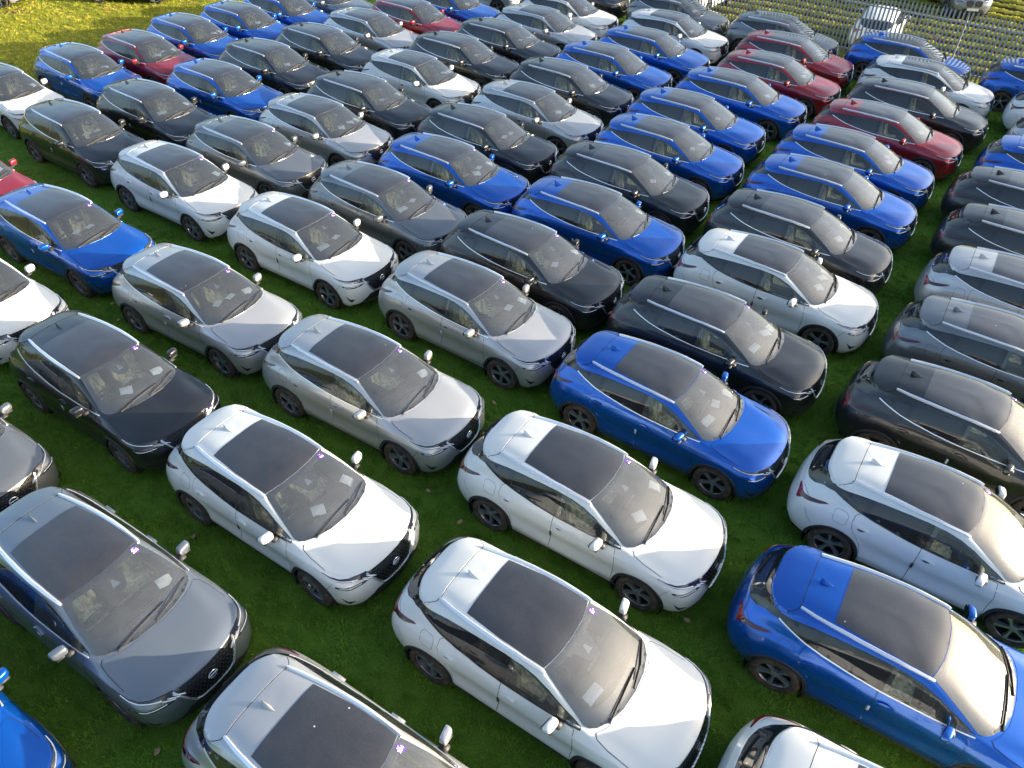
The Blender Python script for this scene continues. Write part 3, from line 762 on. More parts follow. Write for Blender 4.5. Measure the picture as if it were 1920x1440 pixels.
def smudge_mesh():
    if '' in _txt: return _txt['']
    bm = bmesh.new()
    for pts in ([(.372,.435),(.372,.505),(.392,.500),(.392,.442)], [(.340,.455),(.336,.478),(.350,.470)]):
        vs = []
        for p in pts:
            l, n_ = hit((*p, 1.4), TD); vs.append(bm.verts.new(l+n_*.0095))
        bm.faces.new(vs)
    _txt[''] = bm_mesh('number_print', bm, (M['print'],), smooth=False); return _txt['']

# ------------------------------------------------------------------ ground
FA = R(-37.3); FD_ = Vector((math.cos(FA), math.sin(FA), 0)); FN = Vector((-math.sin(FA), math.cos(FA), 0))   # fence run / outward normal
F0 = Vector((17.50, 28.58, 0))
def ground_material():
    m, t, b = mat('field_grass'); tc = N(t, 'ShaderNodeTexCoord')
    def noise(sc, det=4, rough=.6, v=None):
        n_ = N(t, 'ShaderNodeTexNoise'); n_.inputs['Scale'].default_value = sc; n_.inputs['Detail'].default_value = det; n_.inputs['Roughness'].default_value = rough
        t.links.new(v or tc.outputs['Object'], n_.inputs['Vector']); return n_.outputs[0]
    def ramp(src, stops):
        c_ = N(t, 'ShaderNodeValToRGB'); e = c_.color_ramp.elements
        e[0].position, e[0].color = stops[0][0], (*stops[0][1], 1); e[1].position, e[1].color = stops[-1][0], (*stops[-1][1], 1)
        for p, c in stops[1:-1]:
            k = e.new(p); k.color = (*c, 1)
        t.links.new(src, c_.inputs[0]); return c_.outputs[0]
    def mix(f, a, b_):
        x = N(t, 'ShaderNodeMix', data_type='RGBA'); t.links.new(f, x.inputs[0]); t.links.new(a, x.inputs[6]); t.links.new(b_, x.inputs[7]); return x.outputs[2]
    fine = ramp(noise(38, 6, .75), [(.32, (.048,.115,.008)), (.5, (.105,.215,.020)), (.68, (.17,.30,.040))])
    rough_sunlit = ramp(noise(24, 6, .75), [(.32, (.055,.080,.007)), (.5, (.19,.215,.018)), (.68, (.40,.34,.05))])  # rough grass, with the yellow-green of low sunlight put into its colour
    mud = ramp(noise(16, 6, .7), [(.3, (.045,.028,.016)), (.7, (.19,.115,.060))])
    big = N(t, 'ShaderNodeMapRange'); big.inputs[1].default_value = .42; big.inputs[2].default_value = .62; t.links.new(noise(.35, 5, .6), big.inputs[0])
    worn = ramp(noise(30, 6, .75), [(.3, (.050,.060,.012)), (.7, (.13,.14,.045))])
    wn_ = N(t, 'ShaderNodeMapRange'); wn_.inputs[1].default_value = .60; wn_.inputs[2].default_value = .74; wn_.inputs[4].default_value = .7; t.links.new(noise(.8, 6, .65), wn_.inputs[0])
    fine = mix(wn_.outputs[0], fine, worn)
    # trodden, unmown grass west of the car rows and outside the fence, tinted as sunlit
    sp = N(t, 'ShaderNodeSeparateXYZ'); t.links.new(tc.outputs['Object'], sp.inputs[0])
    def lin(ax, ay, c0, w):      # smooth step of ax*x+ay*y+c0
        a1 = N(t, 'ShaderNodeMath', operation='MULTIPLY'); a1.inputs[1].default_value = ax; t.links.new(sp.outputs[0], a1.inputs[0])
        a2 = N(t, 'ShaderNodeMath', operation='MULTIPLY_ADD'); a2.inputs[1].default_value = ay; t.links.new(sp.outputs[1], a2.inputs[0]); t.links.new(a1.outputs[0], a2.inputs[2])
        mr_ = N(t, 'ShaderNodeMapRange'); mr_.interpolation_type = 'SMOOTHSTEP'; mr_.inputs[1].default_value = -c0-w; mr_.inputs[2].default_value = -c0+w
        t.links.new(a2.outputs[0], mr_.inputs[0]); return mr_.outputs[0]
    d0 = -(F0.dot(FN))
    out = lin(FN.x, FN.y, d0+.1, .5)
    e1 = (math.cos(R(-32.5)), math.sin(R(-32.5)))
    west = lin(-e1[0], -e1[1], -28.0, 1.6)
    mx = N(t, 'ShaderNodeMath', operation='MAXIMUM'); t.links.new(out, mx.inputs[0]); t.links.new(west, mx.inputs[1])
    col = mix(mx.outputs[0], fine, rough_sunlit)
    # mud patches where wheels have turned
    mp = N(t, 'ShaderNodeMapRange'); mp.inputs[1].default_value = .56; mp.inputs[2].default_value = .66; t.links.new(noise(.55, 7, .72), mp.inputs[0])
    mm = N(t, 'ShaderNodeMath', operation='MULTIPLY'); t.links.new(mp.outputs[0], mm.inputs[0]); t.links.new(mx.outputs[0], mm.inputs[1])
    col = mix(mm.outputs[0], col, mud)
    # ploughed strips outside the fence: bare soil in the hollows
    nk = N(t, 'ShaderNodeTexNoise'); nk.inputs['Scale'].default_value = .35; nk.inputs['Detail'].default_value = 0; t.links.new(tc.outputs['Object'], nk.inputs['Vector'])
    q1 = N(t, 'ShaderNodeVectorMath', operation='DOT_PRODUCT'); q1.inputs[1].default_value = FN; t.links.new(tc.outputs['Object'], q1.inputs[0])
    q2 = N(t, 'ShaderNodeMath', operation='ADD'); q2.inputs[1].default_value = -F0.dot(FN); t.links.new(q1.outputs['Value'], q2.inputs[0])
    q3 = N(t, 'ShaderNodeMath', operation='MULTIPLY'); q3.inputs[1].default_value = 2*math.pi/1.1; t.links.new(q2.outputs[0], q3.inputs[0])
    q4 = N(t, 'ShaderNodeMath', operation='SINE'); t.links.new(q3.outputs[0], q4.inputs[0])
    q5 = N(t, 'ShaderNodeMapRange'); q5.inputs[1].default_value = .25; q5.inputs[2].default_value = -.1; t.links.new(q4.outputs[0], q5.inputs[0])
    q6 = N(t, 'ShaderNodeMath', operation='MULTIPLY'); t.links.new(q5.outputs[0], q6.inputs[0]); t.links.new(lin(FN.x, FN.y, d0-1.2, .4), q6.inputs[1])
    soil = ramp(noise(20, 5, .7), [(.3, (.014,.009,.007)), (.7, (.055,.035,.024))])
    col = mix(q6.outputs[0], col, soil)
    t.links.new(col, b.inputs['Base Color']); b.inputs['Roughness'].default_value = .9; b.inputs['Specular IOR Level'].default_value = .2
    bp = N(t, 'ShaderNodeBump'); bp.inputs['Strength'].default_value = .9; bp.inputs['Distance'].default_value = .05
    t.links.new(noise(45, 5, .8), bp.inputs['Height']); t.links.new(bp.outputs[0], b.inputs['Normal'])
    return m
GM = ground_material()
from mathutils import noise as mn
def gz(x, y):
    p = Vector((x, y, 0)) - F0; v_ = p.dot(FN); z = 0.0
    west = -(x*math.cos(R(-32.5)) + y*math.sin(R(-32.5))) - 28.5
    if west > 0: z += min(1, west/2)*.05*mn.fractal(Vector((x*.8, y*.8, 0)), 1, 2, 4)
    if v_ > .6:
        w = min(1, (v_-.6)/1.0); k = mn.noise(Vector((x*.35, y*.35, 3)))
        z += w*(.10*math.sin((v_)*2*math.pi/1.1)-.05 + .05*mn.fractal(Vector((x*1.7, y*1.7, 0)), 1, 2, 3))
    return z
def sheet(name, xs, ys, z0=0):
    V = [(x, y, z0+gz(x, y)) for y in ys for x in xs]; n = len(xs)
    F = [(j*n+i, j*n+i+1, (j+1)*n+i+1, (j+1)*n+i) for j in range(len(ys)-1) for i in range(n-1)]
    return V, F
def axis(lo, a, b_, hi, step):
    o = [lo, lo*.6+a*.4, a-12, a-4]; x = a
    while x < b_: o.append(x); x += step
    return o + [b_, b_+4, b_+12, hi*.4+b_*.6, hi]
xs = axis(-900, -30, 44, 900, .24); ys = axis(-600, 1.0, 58, 1200, .24)
V, F = sheet('ground', xs, ys)
ground = bpy.data.objects.new('ground', mesh_from('ground', V, F, (GM,))); C.objects.link(ground); ground['kind'] = 'structure'

# ------------------------------------------------------------------ cars
SKIP_CHROME = {'white', 'silver'}
def tag(o, label, cat, group=None):
    o['label'] = label; o['category'] = cat
    if group: o['group'] = group
def put(name, me, m_, parent, paint_m, color):
    mt = m_
    if m_ == 'PAINT': mt = paint_m
    elif m_ == 'GUARD': mt = M['guard_black'] if color in ('white',) else M['guard']
    elif m_ == 'CHROME': mt = M['gloss'] if color == 'white' else M['alu']
    else: mt = M[m_]
    if not me.materials: me.materials.append(None)
    o = bpy.data.objects.new(name, me); C.objects.link(o); o.parent = parent
    o.material_slots[0].link = 'OBJECT'; o.material_slots[0].material = mt
    return o
def wheel_at(parent, x, s, rot, steer, paint_m, color):
    w = put('wheel', RIMB, 'rimdark', parent, paint_m, color)
    w.location = (x, .868*s, .352); w.rotation_euler = (0, rot, (0 if s > 0 else math.pi)+steer)
    put('tyre', TYRE, 'tyre', w, paint_m, color); put('rim_edge', HUB, 'rim', w, paint_m, color)
    for k in range(5):
        sp = put('spoke', SPOKE, 'rim', w, paint_m, color); sp.rotation_euler = (0, 2*math.pi*k/5, 0)
def make_car(color, x, y, yaw, name='parked_car', papers=True, number=None, skip=(), paint_m=None, rnd=random, z=0):
    root = bpy.data.objects.new(name, None); C.objects.link(root); root.location = (x, y, z); root.rotation_euler = (0, 0, yaw)
    root.empty_display_size = .3
    pm = paint_m or PAINT[color]
    for (nm, me, mt, subs) in PARTS:
        if nm in skip: continue
        o = put(nm, me, mt, root, pm, color)
        if nm == 'panel_gap': o['kind'] = 'stuff'
        for sub in subs:
            q = put(sub[0], sub[1], sub[2], o, pm, color)
            if sub[0] in ('grille_mesh', 'chrome_slash', 'lamp_lens'): q['kind'] = 'stuff'
        if nm == 'windscreen':
            if number is not None:
                st = put('number_sticker', STICK, 'purple', o, pm, color)
        if nm == 'windscreen' and number is not None:
            put('number_print', smudge_mesh() if number == '' else number_mesh(number), 'print', o, pm, color)
    for wx in (1.325, -1.325):
        for s in (1, -1): wheel_at(root, wx, s, rnd.uniform(0, 1.2), 0 if wx < 0 else rnd.choice((0, 0, 0, .06, -.05)), pm, color)
    if papers:
        L_ = rnd.choice(PAPER_L+[None]); R_ = rnd.choice(PAPER_R+[None]); M_ = rnd.choice(PAPER_M+[None, None])
        if not (L_ or R_): L_ = PAPER_L[0]
        for q in (L_, R_, M_):
            if q: put('delivery_sheet', q, 'paper', root, pm, color)
    return root
CARS = [('1','white',-16.424,23.981,-32.72),('2','blue',-14.731,25.996,-34.21),('3','red',-13.258,27.652,-32.74),('4','blue',-12.291,29.799,-32.40),('5','blue',-10.865,31.593,-31.61),('6','black',-11.126,22.705,-33.18),('7','blue',-9.643,24.708,-32.27),('8','black',-12.636,20.889,-34.06),('9','black',-8.606,26.986,-32.08),('10','black',-7.123,28.925,-33.32),('11','silver',-5.745,31.015,-33.24),('12','red',-4.251,32.819,-32.97),('13','blue',-9.705,33.457,-32.63),('14','teal',-8.346,35.262,-32.50),('15','blue',-2.913,34.794,-32.50),('16','silver',-1.677,38.173,-32.50),('17','black',-2.056,28.259,-31.74),('18','white',-3.371,26.117,-32.79),('19','black',-4.788,23.872,-31.92),('20','silver',-5.782,21.797,-32.30),('21','grey',-7.364,19.961,-32.12),('22','black',-0.913,21.296,-32.22),('23','blue',-1.722,19.037,-32.18),('24','grey',-3.262,17.152,-33.20),('25','white',-4.806,15.329,-33.24),('26','black',-0.495,30.083,-32.41),('27','silver',1.003,32.085,-32.37),('28','white',2.042,34.293,-32.52),('29','black',2.877,37.556,-32.50),('30','black',1.750,25.599,-32.94),('31','silver',0.576,23.311,-33.90),('32','blue',3.328,27.516,-32.50),('33','blue',5.003,29.459,-32.66),('34','white',6.173,31.804,-32.43),('35','grey',6.753,34.596,-32.50),('36','grey',10.499,31.801,-32.30),('37','red',10.260,29.249,-32.31),('38','red',9.048,26.909,-32.42),('39','blue',7.348,25.009,-31.92),('40','blue',5.520,22.981,-32.35),('41','blue',4.382,20.770,-32.42),('42','black',3.017,18.739,-32.14),('43','blue',2.023,16.522,-32.52),('44','black',0.363,14.638,-33.87),('45','silver',-0.805,12.746,-34.76),('46','black',4.086,12.014,-32.37),('47','white',5.800,14.034,-32.57),('48','black',6.858,16.061,-32.97),('49','blue',8.277,18.223,-32.18),('50','blue',9.560,20.280,-33.41),('51','red',11.255,22.353,-33.02),('52','black',12.928,24.374,-32.19),('53','white',14.211,26.673,-32.56),('54','blue',14.613,29.372,-32.34),('55','blue',18.533,26.609,-32.47),('58','blue',15.326,19.816,-32.73),('59','black',13.521,17.681,-33.12),('60','black',12.381,15.560,-33.10),('61','silver',11.175,13.504,-32.80),('62','grey',9.749,11.493,-32.33),('63','black',8.118,9.455,-34.17),('64','white',6.682,7.326,-33.06),('66','white',4.447,2.549,-33.08),('67','silver',-1.711,3.345,-31.12),('68','blue',-7.278,3.956,-32.15),('69','grey',-9.697,8.721,-32.46),('70','white',-11.443,13.061,-32.74),('71','red',-14.409,18.110,-32.70),('73','black',-7.412,10.318,-32.83),('74','blue',-10.536,15.531,-31.04),('75','white',-8.768,18.115,-33.43),('76','silver',-6.501,12.878,-31.22),('A','white',-3.520,7.765,-32.67),('C','white',1.280,7.780,-32.54),('B','blue',2.856,10.012,-34.25),('D','silver',-2.615,10.386,-31.28),('E','white',0.548,5.142,-32.43),('F','blue',5.261,5.146,-31.78),('G','teal',-5.691,5.918,-31.63),('56','white',18.158,23.943,-32.50),('57','silver',17.068,21.674,-32.50),]
NUM = {'G': '236', '67': '231', 'E': '149'}
NUM.update({k: '' for k in ('A','C','D','B','73','74','75','76','45','25','44','46','24','23','21','63','64')})
U1 = (math.cos(R(-32.5)), math.sin(R(-32.5))); U2 = (-U1[1], U1[0])
info = [(n, c, x*U1[0]+y*U1[1], x*U2[0]+y*U2[1]) for n, c, x, y, w in CARS]
WORD = {'white': 'white', 'blue': 'blue', 'black': 'black', 'silver': 'silver', 'grey': 'grey', 'teal': 'slate', 'red': 'red'}
def near(u, v, du, dv):
    best = None
    for n, c, a, b_ in info:
        e = abs(a-u-du)+abs(b_-v-dv)
        if e < 1.7 and (best is None or e < best[0]): best = (e, c)
    return best[1] if best else None
def label_parts(n, c, u, v):
    f = near(u, v, 0, 2.5); k = near(u, v, 0, -2.5); a = near(u, v, 4.7, 0); b_ = near(u, v, -4.7, 0)
    return f, k, a, b_
keys = {}
for n, c, u, v in info: keys.setdefault((c,)+label_parts(n, c, u, v)[:2], []).append(n)
LAB = {}
for n, c, u, v in info:
    f, k, a, b_ = label_parts(n, c, u, v); w = WORD
    ex = []
    if f: ex.append('%s one beyond it' % w[f])
    if k: ex.append('%s one nearer' % w[k])
    if a: ex.append('%s ahead' % w[a])
    if b_: ex.append('%s behind' % w[b_])
    LAB[n] = w[c]+' crossover with '+(', '.join(ex[:-1])+' and '+ex[-1] if len(ex) > 1 else (ex or ['none'])[0])
cnt = {}
for n in LAB: cnt.setdefault(LAB[n], []).append(n)
PLACE = {
 '16': 'silver crossover cut off by the top edge, only its front wing and wheel showing',
 '29': 'black crossover cut off by the top edge, only its nose and grille showing',
 '14': 'slate crossover cut off by the top edge, bonnet beyond the row of blue ones',
 'G': 'slate grey crossover with purple 236 windscreen sticker at the lower left edge',
 '67': 'silver crossover with purple 231 windscreen sticker at the bottom edge',
 'E': 'white crossover with purple 149 windscreen sticker, bottom middle',
 'F': 'blue crossover with low sun glaring on its windscreen, bottom right',
 '68': 'blue crossover of which only the bonnet shows in the bottom left corner',
 '66': 'white crossover of which only the tail shows at the bottom edge, right of middle',
 '71': 'red crossover at the left edge, only its bonnet and mirror showing',
 '69': 'grey crossover at the left edge, only its bonnet front showing behind the slate one',
 '70': 'white crossover at the left edge, its bonnet pointing at the black one',
 '1': 'white crossover at the left edge beside the trodden grass, black one ahead of it',
 '56': 'white crossover cut off by the right edge, only its tail showing',
 '57': 'silver crossover cut off by the right edge, only its tail showing',
 '55': 'blue crossover at the right edge beside the fence, its rear wheel showing'}
for s, ns in cnt.items():
    if len(ns) > 1:
        ns.sort(key=lambda n: -[i for i in info if i[0] == n][0][3])
        for i, n in enumerate(ns): LAB[n] = s + (', farther back' if i == 0 else ', nearer the camera' if i == len(ns)-1 else ', middle of the picture')
for k, v_ in PLACE.items(): LAB[k] = v_
rc = random.Random(3)
for n, c, x, y, w in CARS:
    r = make_car(c, x, y, R(w), number=NUM.get(n), rnd=rc, z=-.02)
    words = LAB[n].split()
    tag(r, ' '.join(words[:16]), 'car', 'new cars parked in rows on the grass')

# cars beyond the fence and on the far left
def unproj0(u, v_, z=0):
    x = (u-960)/F_PX; y = (v_-720)/F_PX; d = fw + rr*x - uu*y; k = (z-CAM_H)/d.z; return Vector((0, 0, CAM_H))+d*k
def far_car(color, x, y, yaw, label, skip, z=0, paint_m=None, extra=None):
    r = make_car(color, x, y, yaw, papers=False, skip=skip, rnd=rc, z=z, paint_m=paint_m); tag(r, label, 'car')
    if extra: extra(r, color)
    return r
PL = bpy.data.meshes.new('registration_plate')
bm = bmesh.new(); box_bm(bm, (0, 0, 0), (.015, .52, .11)); PL = bm_mesh('registration_plate', bm, smooth=False)
def rear_plate(r, c):
    o = put('registration_plate', PL, 'steel', r, PAINT[c], c); o.location = (-2.20, 0, .80); o.rotation_euler = (0, R(8), 0)
KID = []
bm = bmesh.new()
for s in (1, -1):
    for k in range(1):
        vs = [bm.verts.new((.0, (.19+.15*math.copysign(abs(math.cos(a_))**.6, math.cos(a_)))*s, .13*math.copysign(abs(math.sin(a_))**.7, math.sin(a_)))) for a_ in np.linspace(0, 2*math.pi, 20, endpoint=False)]
        g = bm.faces.new(vs if s > 0 else vs[::-1]); ex = bmesh.ops.extrude_face_region(bm, geom=[g]); bmesh.ops.translate(bm, verts=[q for q in ex['geom'] if isinstance(q, bmesh.types.BMVert)], vec=(.03, 0, 0))
KIDM = bm_mesh('kidney_grille', bm, smooth=False)
def front_plate(r, c):
    o = put('registration_plate', PL, 'plate', r, PAINT[c], c); o.location = (2.24, 0, .46)
    o = put('kidney_grille', KIDM, 'gloss', r, PAINT[c], c); o.location = (2.20, 0, .70); o.rotation_euler = (0, R(-8), 0)

wp = (13.5, 36.6)
p = unproj0(1622, 100, 0)
FARSKIP = {'roof_glass', 'roof_rail', 'aerial_fin', 'tailgate_spoiler', 'window_chrome', 'grille', 'grille_surround', 'bumper_vent'}
r = far_car('white', p.x+.75, p.y+1.2, R(62), 'white hatchback parked just beyond the fence, seen from behind through the pales', FARSKIP, extra=rear_plate); r.scale = (.95, 1.0, .98)
p = unproj0(1335, 30, 0)
r = far_car('white', p.x-.2, p.y+1.6, R(55), 'white car cut off by the top edge beyond the left end of the fence', FARSKIP, extra=rear_plate); r.scale = (.95, .96, .92)
p = unproj0(1808, 30, 0)
r = far_car('teal', p.x+.2, p.y+1.5, R(-98), 'dark grey car with twin oval grille facing the fence, at the top edge', {'grille', 'grille_surround', 'roof_glass'}, extra=front_plate)
p = unproj0(15, 22, 0)
r = far_car('silver', p.x-1.9, p.y+1.1, R(8), 'muddy pale vehicle cut off at the top left corner of the picture', FARSKIP)
p = unproj0(288, 12, 0)
r = far_car('black', p.x-1.3, p.y+1.2, R(0), 'dark vehicle on pale wheels at the top edge above the trodden grass', FARSKIP)
for w_ in [c_ for c_ in r.children if c_.name.startswith('wheel')]:
    for c_ in w_.children:
        if not c_.name.startswith('tyre'): c_.material_slots[0].material = M['alu']


# ------------------------------------------------------------------ palisade fence
GALV, t, b = mat('galvanised_steel'); tc = N(t, 'ShaderNodeTexCoord'); no = N(t, 'ShaderNodeTexNoise'); no.inputs['Scale'].default_value = 14; no.inputs['Detail'].default_value = 5
t.links.new(tc.outputs['Object'], no.inputs['Vector']); cr = N(t, 'ShaderNodeValToRGB'); cr.color_ramp.elements[0].color = (.27,.29,.30,1); cr.color_ramp.elements[1].color = (.42,.44,.45,1)
cr.color_ramp.elements[0].position = .3; cr.color_ramp.elements[1].position = .7
t.links.new(no.outputs[0], cr.inputs[0]); t.links.new(cr.outputs[0], b.inputs['Base Color']); b.inputs['Metallic'].default_value = .35; b.inputs['Roughness'].default_value = .55
FH = 2.52
bm = bmesh.new()
def ring(z, w_, dp): return [bm.verts.new((-w_, 0, z)), bm.verts.new((-w_*.45, dp, z)), bm.verts.new((w_*.45, dp, z)), bm.verts.new((w_, 0, z)), bm.verts.new((w_*.4, dp-.004, z)), bm.verts.new((-w_*.4, dp-.004, z))]
rows = [ring(.06, .034, .014), ring(FH-.13, .034, .014), ring(FH-.10, .034, .014), ring(FH, .004, .008)]
for A, B in zip(rows, rows[1:]):
    for k in range(6): bm.faces.new([A[k], A[(k+1) % 6], B[(k+1) % 6], B[k]])
bm.faces.new(rows[-1])
PALE = bm_mesh('pale', bm, (GALV,), smooth=False)
fence = bpy.data.objects.new('palisade_fence', None); C.objects.link(fence); fence.location = F0; fence.rotation_euler = (0, 0, FA)
tag(fence, 'grey galvanised palisade fence of pointed upright pales along the far edge', 'fence')
rf = random.Random(5)
x = -19.0; n_pale = 0
while x < 26:
    o = bpy.data.objects.new('pale', PALE); C.objects.link(o); o.parent = fence
    o.location = (x, 0, rf.uniform(-.012, .012)); o.rotation_euler = (0, rf.uniform(-.006, .006), rf.uniform(-.04, .04)); x += .152; n_pale += 1
def fpart(name, c, s, rot=None):
    bm = bmesh.new(); box_bm(bm, c, s, rot=rot); me = bm_mesh(name, bm, (GALV,), smooth=False)
    o = bpy.data.objects.new(name, me); C.objects.link(o); o.parent = fence; return o
for z in (.42, FH-.42):
    fpart('rail', (3.5, .035, z), (45, .042, .045)); 
bm = bmesh.new(); box_bm(bm, (0, .055, (FH-.2)/2), (.03, .04, FH-.2)); POST = bm_mesh('post', bm, (GALV,), smooth=False)
x = -18.0
while x < 26:
    o = bpy.data.objects.new('post', POST); C.objects.link(o); o.parent = fence; o.location = (x, 0, 0); x += 2.75

# ------------------------------------------------------------------ grass: tufts scattered by geometry nodes
LEAF, t, b = mat('grass_blade'); oi = N(t, 'ShaderNodeObjectInfo'); tc = N(t, 'ShaderNodeNewGeometry')
no = N(t, 'ShaderNodeTexNoise'); no.inputs['Scale'].default_value = 1.1; no.inputs['Detail'].default_value = 3; t.links.new(tc.outputs['Position'], no.inputs['Vector'])
ad = N(t, 'ShaderNodeMath', operation='ADD'); mu = N(t, 'ShaderNodeMath', operation='MULTIPLY'); mu.inputs[1].default_value = .45
t.links.new(oi.outputs['Random'], mu.inputs[0]); t.links.new(mu.outputs[0], ad.inputs[0]); t.links.new(no.outputs[0], ad.inputs[1])
cr = N(t, 'ShaderNodeValToRGB'); e = cr.color_ramp.elements; e[0].position = .35; e[0].color = (.070,.165,.012,1); e[1].position = 1.0; e[1].color = (.23,.40,.050,1)
k = e.new(.7); k.color = (.135,.30,.026,1)
t.links.new(ad.outputs[0], cr.inputs[0]); t.links.new(cr.outputs[0], b.inputs['Base Color']); b.inputs['Roughness'].default_value = .55; b.inputs['Specular IOR Level'].default_value = .3
nt = LEAF.node_tree; ou = [n_ for n_ in nt.nodes if n_.type == 'OUTPUT_MATERIAL'][0]
tl = N(nt, 'ShaderNodeBsdfTranslucent'); ms = N(nt, 'ShaderNodeMixShader'); ms.inputs[0].default_value = .38
nt.links.new(cr.outputs[0], tl.inputs[0]); nt.links.new(b.outputs[0], ms.inputs[1]); nt.links.new(tl.outputs[0], ms.inputs[2]); nt.links.new(ms.outputs[0], ou.inputs[0])
LEAF2 = LEAF.copy(); LEAF2.name = 'sunlit_grass_blade'; e = [n_ for n_ in LEAF2.node_tree.nodes if n_.type == 'VALTORGB'][0].color_ramp.elements
e[0].color = (.16,.21,.010,1); e[1].color = (.38,.40,.03,1); e[2].color = (.66,.54,.09,1)  # same blades brightened and yellowed: sunlight painted into the colour
def tuft(name, n, h, spread, w_, m_, seed):
    r = random.Random(seed); bm = bmesh.new()
    for _ in range(n):
        a_ = r.uniform(0, 6.283); d_ = spread*math.sqrt(r.random()); bx, by = d_*math.cos(a_), d_*math.sin(a_)
        an = r.uniform(0, 6.283); ln = r.uniform(.3, 1.0)*h; hh = h*r.uniform(.5, 1.0)
        dx, dy = math.cos(an), math.sin(an); px, py = -dy*w_/2, dx*w_/2
        v1 = [bm.verts.new((bx-px, by-py, -.01)), bm.verts.new((bx+px, by+py, -.01))]
        v2 = [bm.verts.new((bx+dx*ln*.35-px*.8, by+dy*ln*.35-py*.8, hh*.65)), bm.verts.new((bx+dx*ln*.35+px*.8, by+dy*ln*.35+py*.8, hh*.65))]
        tp = bm.verts.new((bx+dx*ln, by+dy*ln, hh))
        bm.faces.new([v1[0], v1[1], v2[1], v2[0]]); bm.faces.new([v2[0], v2[1], tp])
    me = bm_mesh(name, bm, (m_,), smooth=False); o = bpy.data.objects.new(name, me); return o
def scatter(name, poly_fn, area, density, tufts, label_kind='stuff', seed=1, smin=.6, smax=1.3, step=1.0):
    x0, x1, y0, y1 = area; V = []; F = []
    x = x0
    while x < x1:
        y = y0
        while y < y1:
            if poly_fn(x+step/2, y+step/2):
                i = len(V); V += [(x, y, gz(x, y)), (x+step, y, gz(x+step, y)), (x+step, y+step, gz(x+step, y+step)), (x, y+step, gz(x, y+step))]; F.append((i, i+1, i+2, i+3))
            y += step
        x += step
    me = mesh_from(name, V, F, (), False); o = bpy.data.objects.new(name, me); C.objects.link(o); o['kind'] = 'stuff'
    col = bpy.data.collections.new(name+'_tufts')
    for q in tufts: col.objects.link(q)
    ng = bpy.data.node_groups.new(name, 'GeometryNodeTree')
    ng.interface.new_socket('Geometry', in_out='INPUT', socket_type='NodeSocketGeometry'); ng.interface.new_socket('Geometry', in_out='OUTPUT', socket_type='NodeSocketGeometry')
    gi = ng.nodes.new('NodeGroupInput'); go = ng.nodes.new('NodeGroupOutput')
    dp = ng.nodes.new('GeometryNodeDistributePointsOnFaces'); dp.inputs['Density'].default_value = density; dp.inputs['Seed'].default_value = seed
    ci = ng.nodes.new('GeometryNodeCollectionInfo'); ci.inputs['Collection'].default_value = col; ci.inputs['Separate Children'].default_value = True; ci.inputs['Reset Children'].default_value = True
    ip = ng.nodes.new('GeometryNodeInstanceOnPoints'); ip.inputs['Pick Instance'].default_value = True
    rv = ng.nodes.new('FunctionNodeRandomValue'); rv.data_type = 'FLOAT_VECTOR'; rv.inputs[1].default_value = (.15, .15, 6.283); rv.inputs[0].default_value = (-.15, -.15, 0)
    rs = ng.nodes.new('FunctionNodeRandomValue'); rs.inputs[2].default_value = smin; rs.inputs[3].default_value = smax
    L = ng.links
    L.new(gi.outputs[0], dp.inputs['Mesh']); L.new(dp.outputs['Points'], ip.inputs['Points']); L.new(ci.outputs[0], ip.inputs['Instance'])
    L.new(rv.outputs[0], ip.inputs['Rotation']); L.new(rs.outputs[1], ip.inputs['Scale']); L.new(ip.outputs[0], go.inputs[0])
    md_ = o.modifiers.new('scatter', 'NODES'); md_.node_group = ng
    return o
def outside(x, y): return (Vector((x, y, 0))-F0).dot(FN) > .1
def west_of(x, y): return -(x*U1[0]+y*U1[1]) > 28.2
def view(x, y, mx=1.0): return y > 2.2 and abs(x) < (y*.75+10.03*.66)*.92+mx and y < 56
T1_ = [tuft('grass_tuft', 20, .065, .085, .0085, LEAF, s) for s in range(5)]
T2_ = [tuft('rough_grass_tuft', 18, .085, .10, .012, LEAF2, 20+s) for s in range(4)]
scatter('lawn_grass', lambda x, y: view(x, y) and not outside(x, y) and not west_of(x, y) and y < 17, (-14, 14, 2, 17), 78, T1_, seed=2)
scatter('lawn_grass_far', lambda x, y: view(x, y) and not outside(x, y) and not west_of(x, y) and y >= 17, (-30, 22, 17, 40), 26, [tuft('grass_tuft', 16, .075, .12, .012, LEAF, 40+s) for s in range(4)], seed=3)
def ridge(x, y):
    v_ = (Vector((x, y, 0))-F0).dot(FN); return v_ < 1.2 or math.sin(v_*2*math.pi/1.1) > .25 + .9*mn.noise(Vector((x*.9, y*.9, 7)))+.35*mn.noise(Vector((x*3.1, y*3.1, 2)))
scatter('rough_grass', lambda x, y: view(x, y, 3) and west_of(x, y) and not outside(x, y), (-36, 36, 20, 54), 30, T2_, seed=4, smin=.5, smax=1.2, step=.25)
scatter('furrow_grass', lambda x, y: view(x, y, 3) and outside(x, y) and ridge(x, y), (-36, 36, 20, 54), 46, [tuft('furrow_tuft', 14, .045, .07, .014, LEAF2, 60+s) for s in range(4)], seed=6, smin=.5, smax=1.2, step=.15)

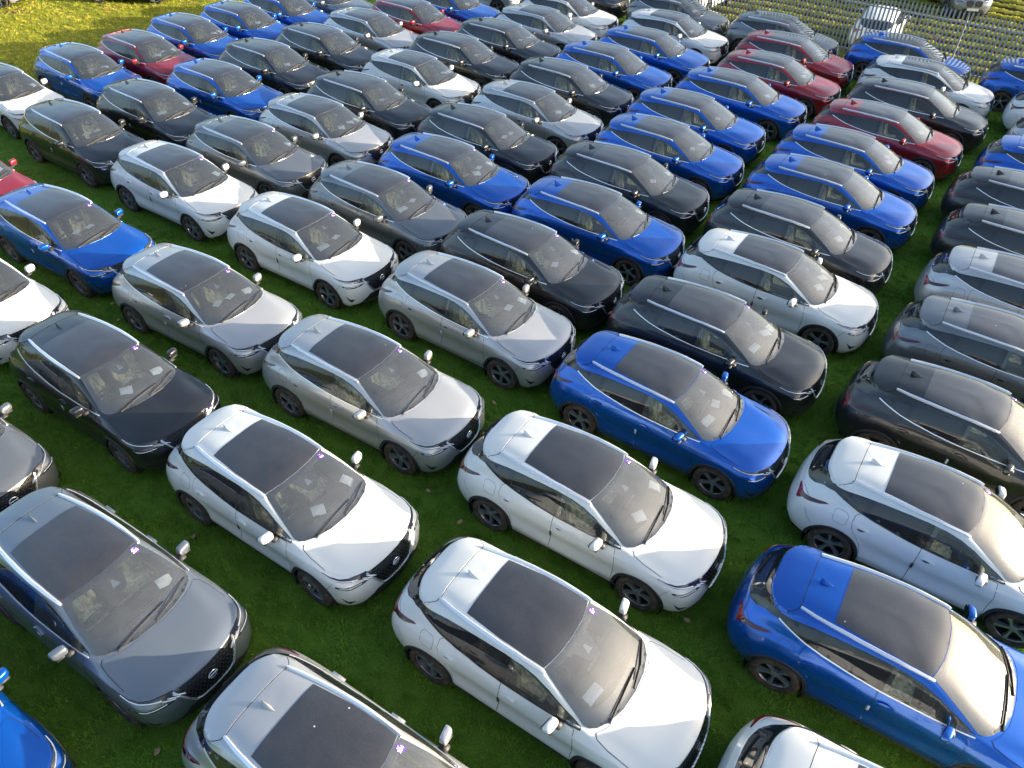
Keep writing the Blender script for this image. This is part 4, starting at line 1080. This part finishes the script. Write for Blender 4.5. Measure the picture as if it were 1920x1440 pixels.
# fallen leaves on the grass
bm = bmesh.new(); vs = [bm.verts.new(p) for p in ((0,-.05,0),(.035,-.02,.012),(.03,.03,.008),(0,.06,.02),(-.03,.025,.006),(-.035,-.02,.014))]; bm.faces.new(vs)
LM_ = simple('dead_leaf', (.30,.19,.10), .8); LF = bm_mesh('fallen_leaf', bm, (LM_,), smooth=False)
rl = random.Random(11)
def unproj(u, v_, z=0):
    x = (u-960)/F_PX; y = (v_-720)/F_PX; d = fw + rr*x - uu*y; k = (z-CAM_H)/d.z; return Vector((0, 0, CAM_H))+d*k
LEAVES = [(862,983,'beside the rear wheel of a white car'),(1287,1167,'on the open grass by a white bonnet'),(926,759,'on the grass near a silver bonnet'),(803,924,'below the front wheel of a silver car'),(365,1010,'on the grass left of a white rear wheel'),(212,573,'behind a black car'),(224,604,'on the grass by a grey rear wheel'),(298,1412,'near the bottom edge of the lawn'),(640,1290,'in the middle of the lower lawn')]
for u, v_, tx in LEAVES:
    p = unproj(u, v_); o = bpy.data.objects.new('fallen_leaf', LF); C.objects.link(o); o.location = (p.x, p.y, .055); o.rotation_euler = (rl.uniform(-.3,.3), rl.uniform(-.3,.3), rl.uniform(0, 6)); o.scale = [rl.uniform(.9, 1.3)]*3
    tag(o, 'dry brown fallen leaf '+tx, 'leaf', 'fallen leaves on the grass')

# distant tree belt round the field (seen only mirrored in the paintwork)
WM = simple('distant_wood', (.035,.045,.022), .95)
r = random.Random(8); V = []; F = []
def belt(cx, cy, rad, hfun, n=900):
    for i in range(n):
        a_ = 2*math.pi*i/n; rr_ = rad*(1+.06*mn.noise(Vector((math.cos(a_)*3, math.sin(a_)*3, 1)))); x, y = cx+rr_*math.cos(a_), cy+rr_*math.sin(a_)
        h = hfun(a_)*(1+.35*mn.fractal(Vector((math.cos(a_)*14, math.sin(a_)*14, 5)), 1, 2, 5)); w_ = rad*6.4/n*r.uniform(.7, 1.3)
        i0 = len(V); tx, ty = -math.sin(a_)*w_, math.cos(a_)*w_; nx, ny = math.cos(a_)*w_*.8, math.sin(a_)*w_*.8
        V.extend([(x-tx, y-ty, 0), (x+tx, y+ty, 0), (x+tx*.8, y+ty*.8, h*.8), (x, y, h), (x-tx*.8, y-ty*.8, h*.75), (x+nx, y+ny, 0), (x-nx, y-ny, 0), (x-nx*.8, y-ny*.8, h*.7)])
        F.extend([(i0, i0+1, i0+2, i0+3, i0+4), (i0+5, i0+6, i0+7, i0+3)])
belt(0, 20, 190, lambda a_: 17)
wd = bpy.data.objects.new('distant_wood', mesh_from('distant_wood', V, F, (WM,), False)); C.objects.link(wd); wd['kind'] = 'stuff'

scene.render.engine = 'CYCLES'
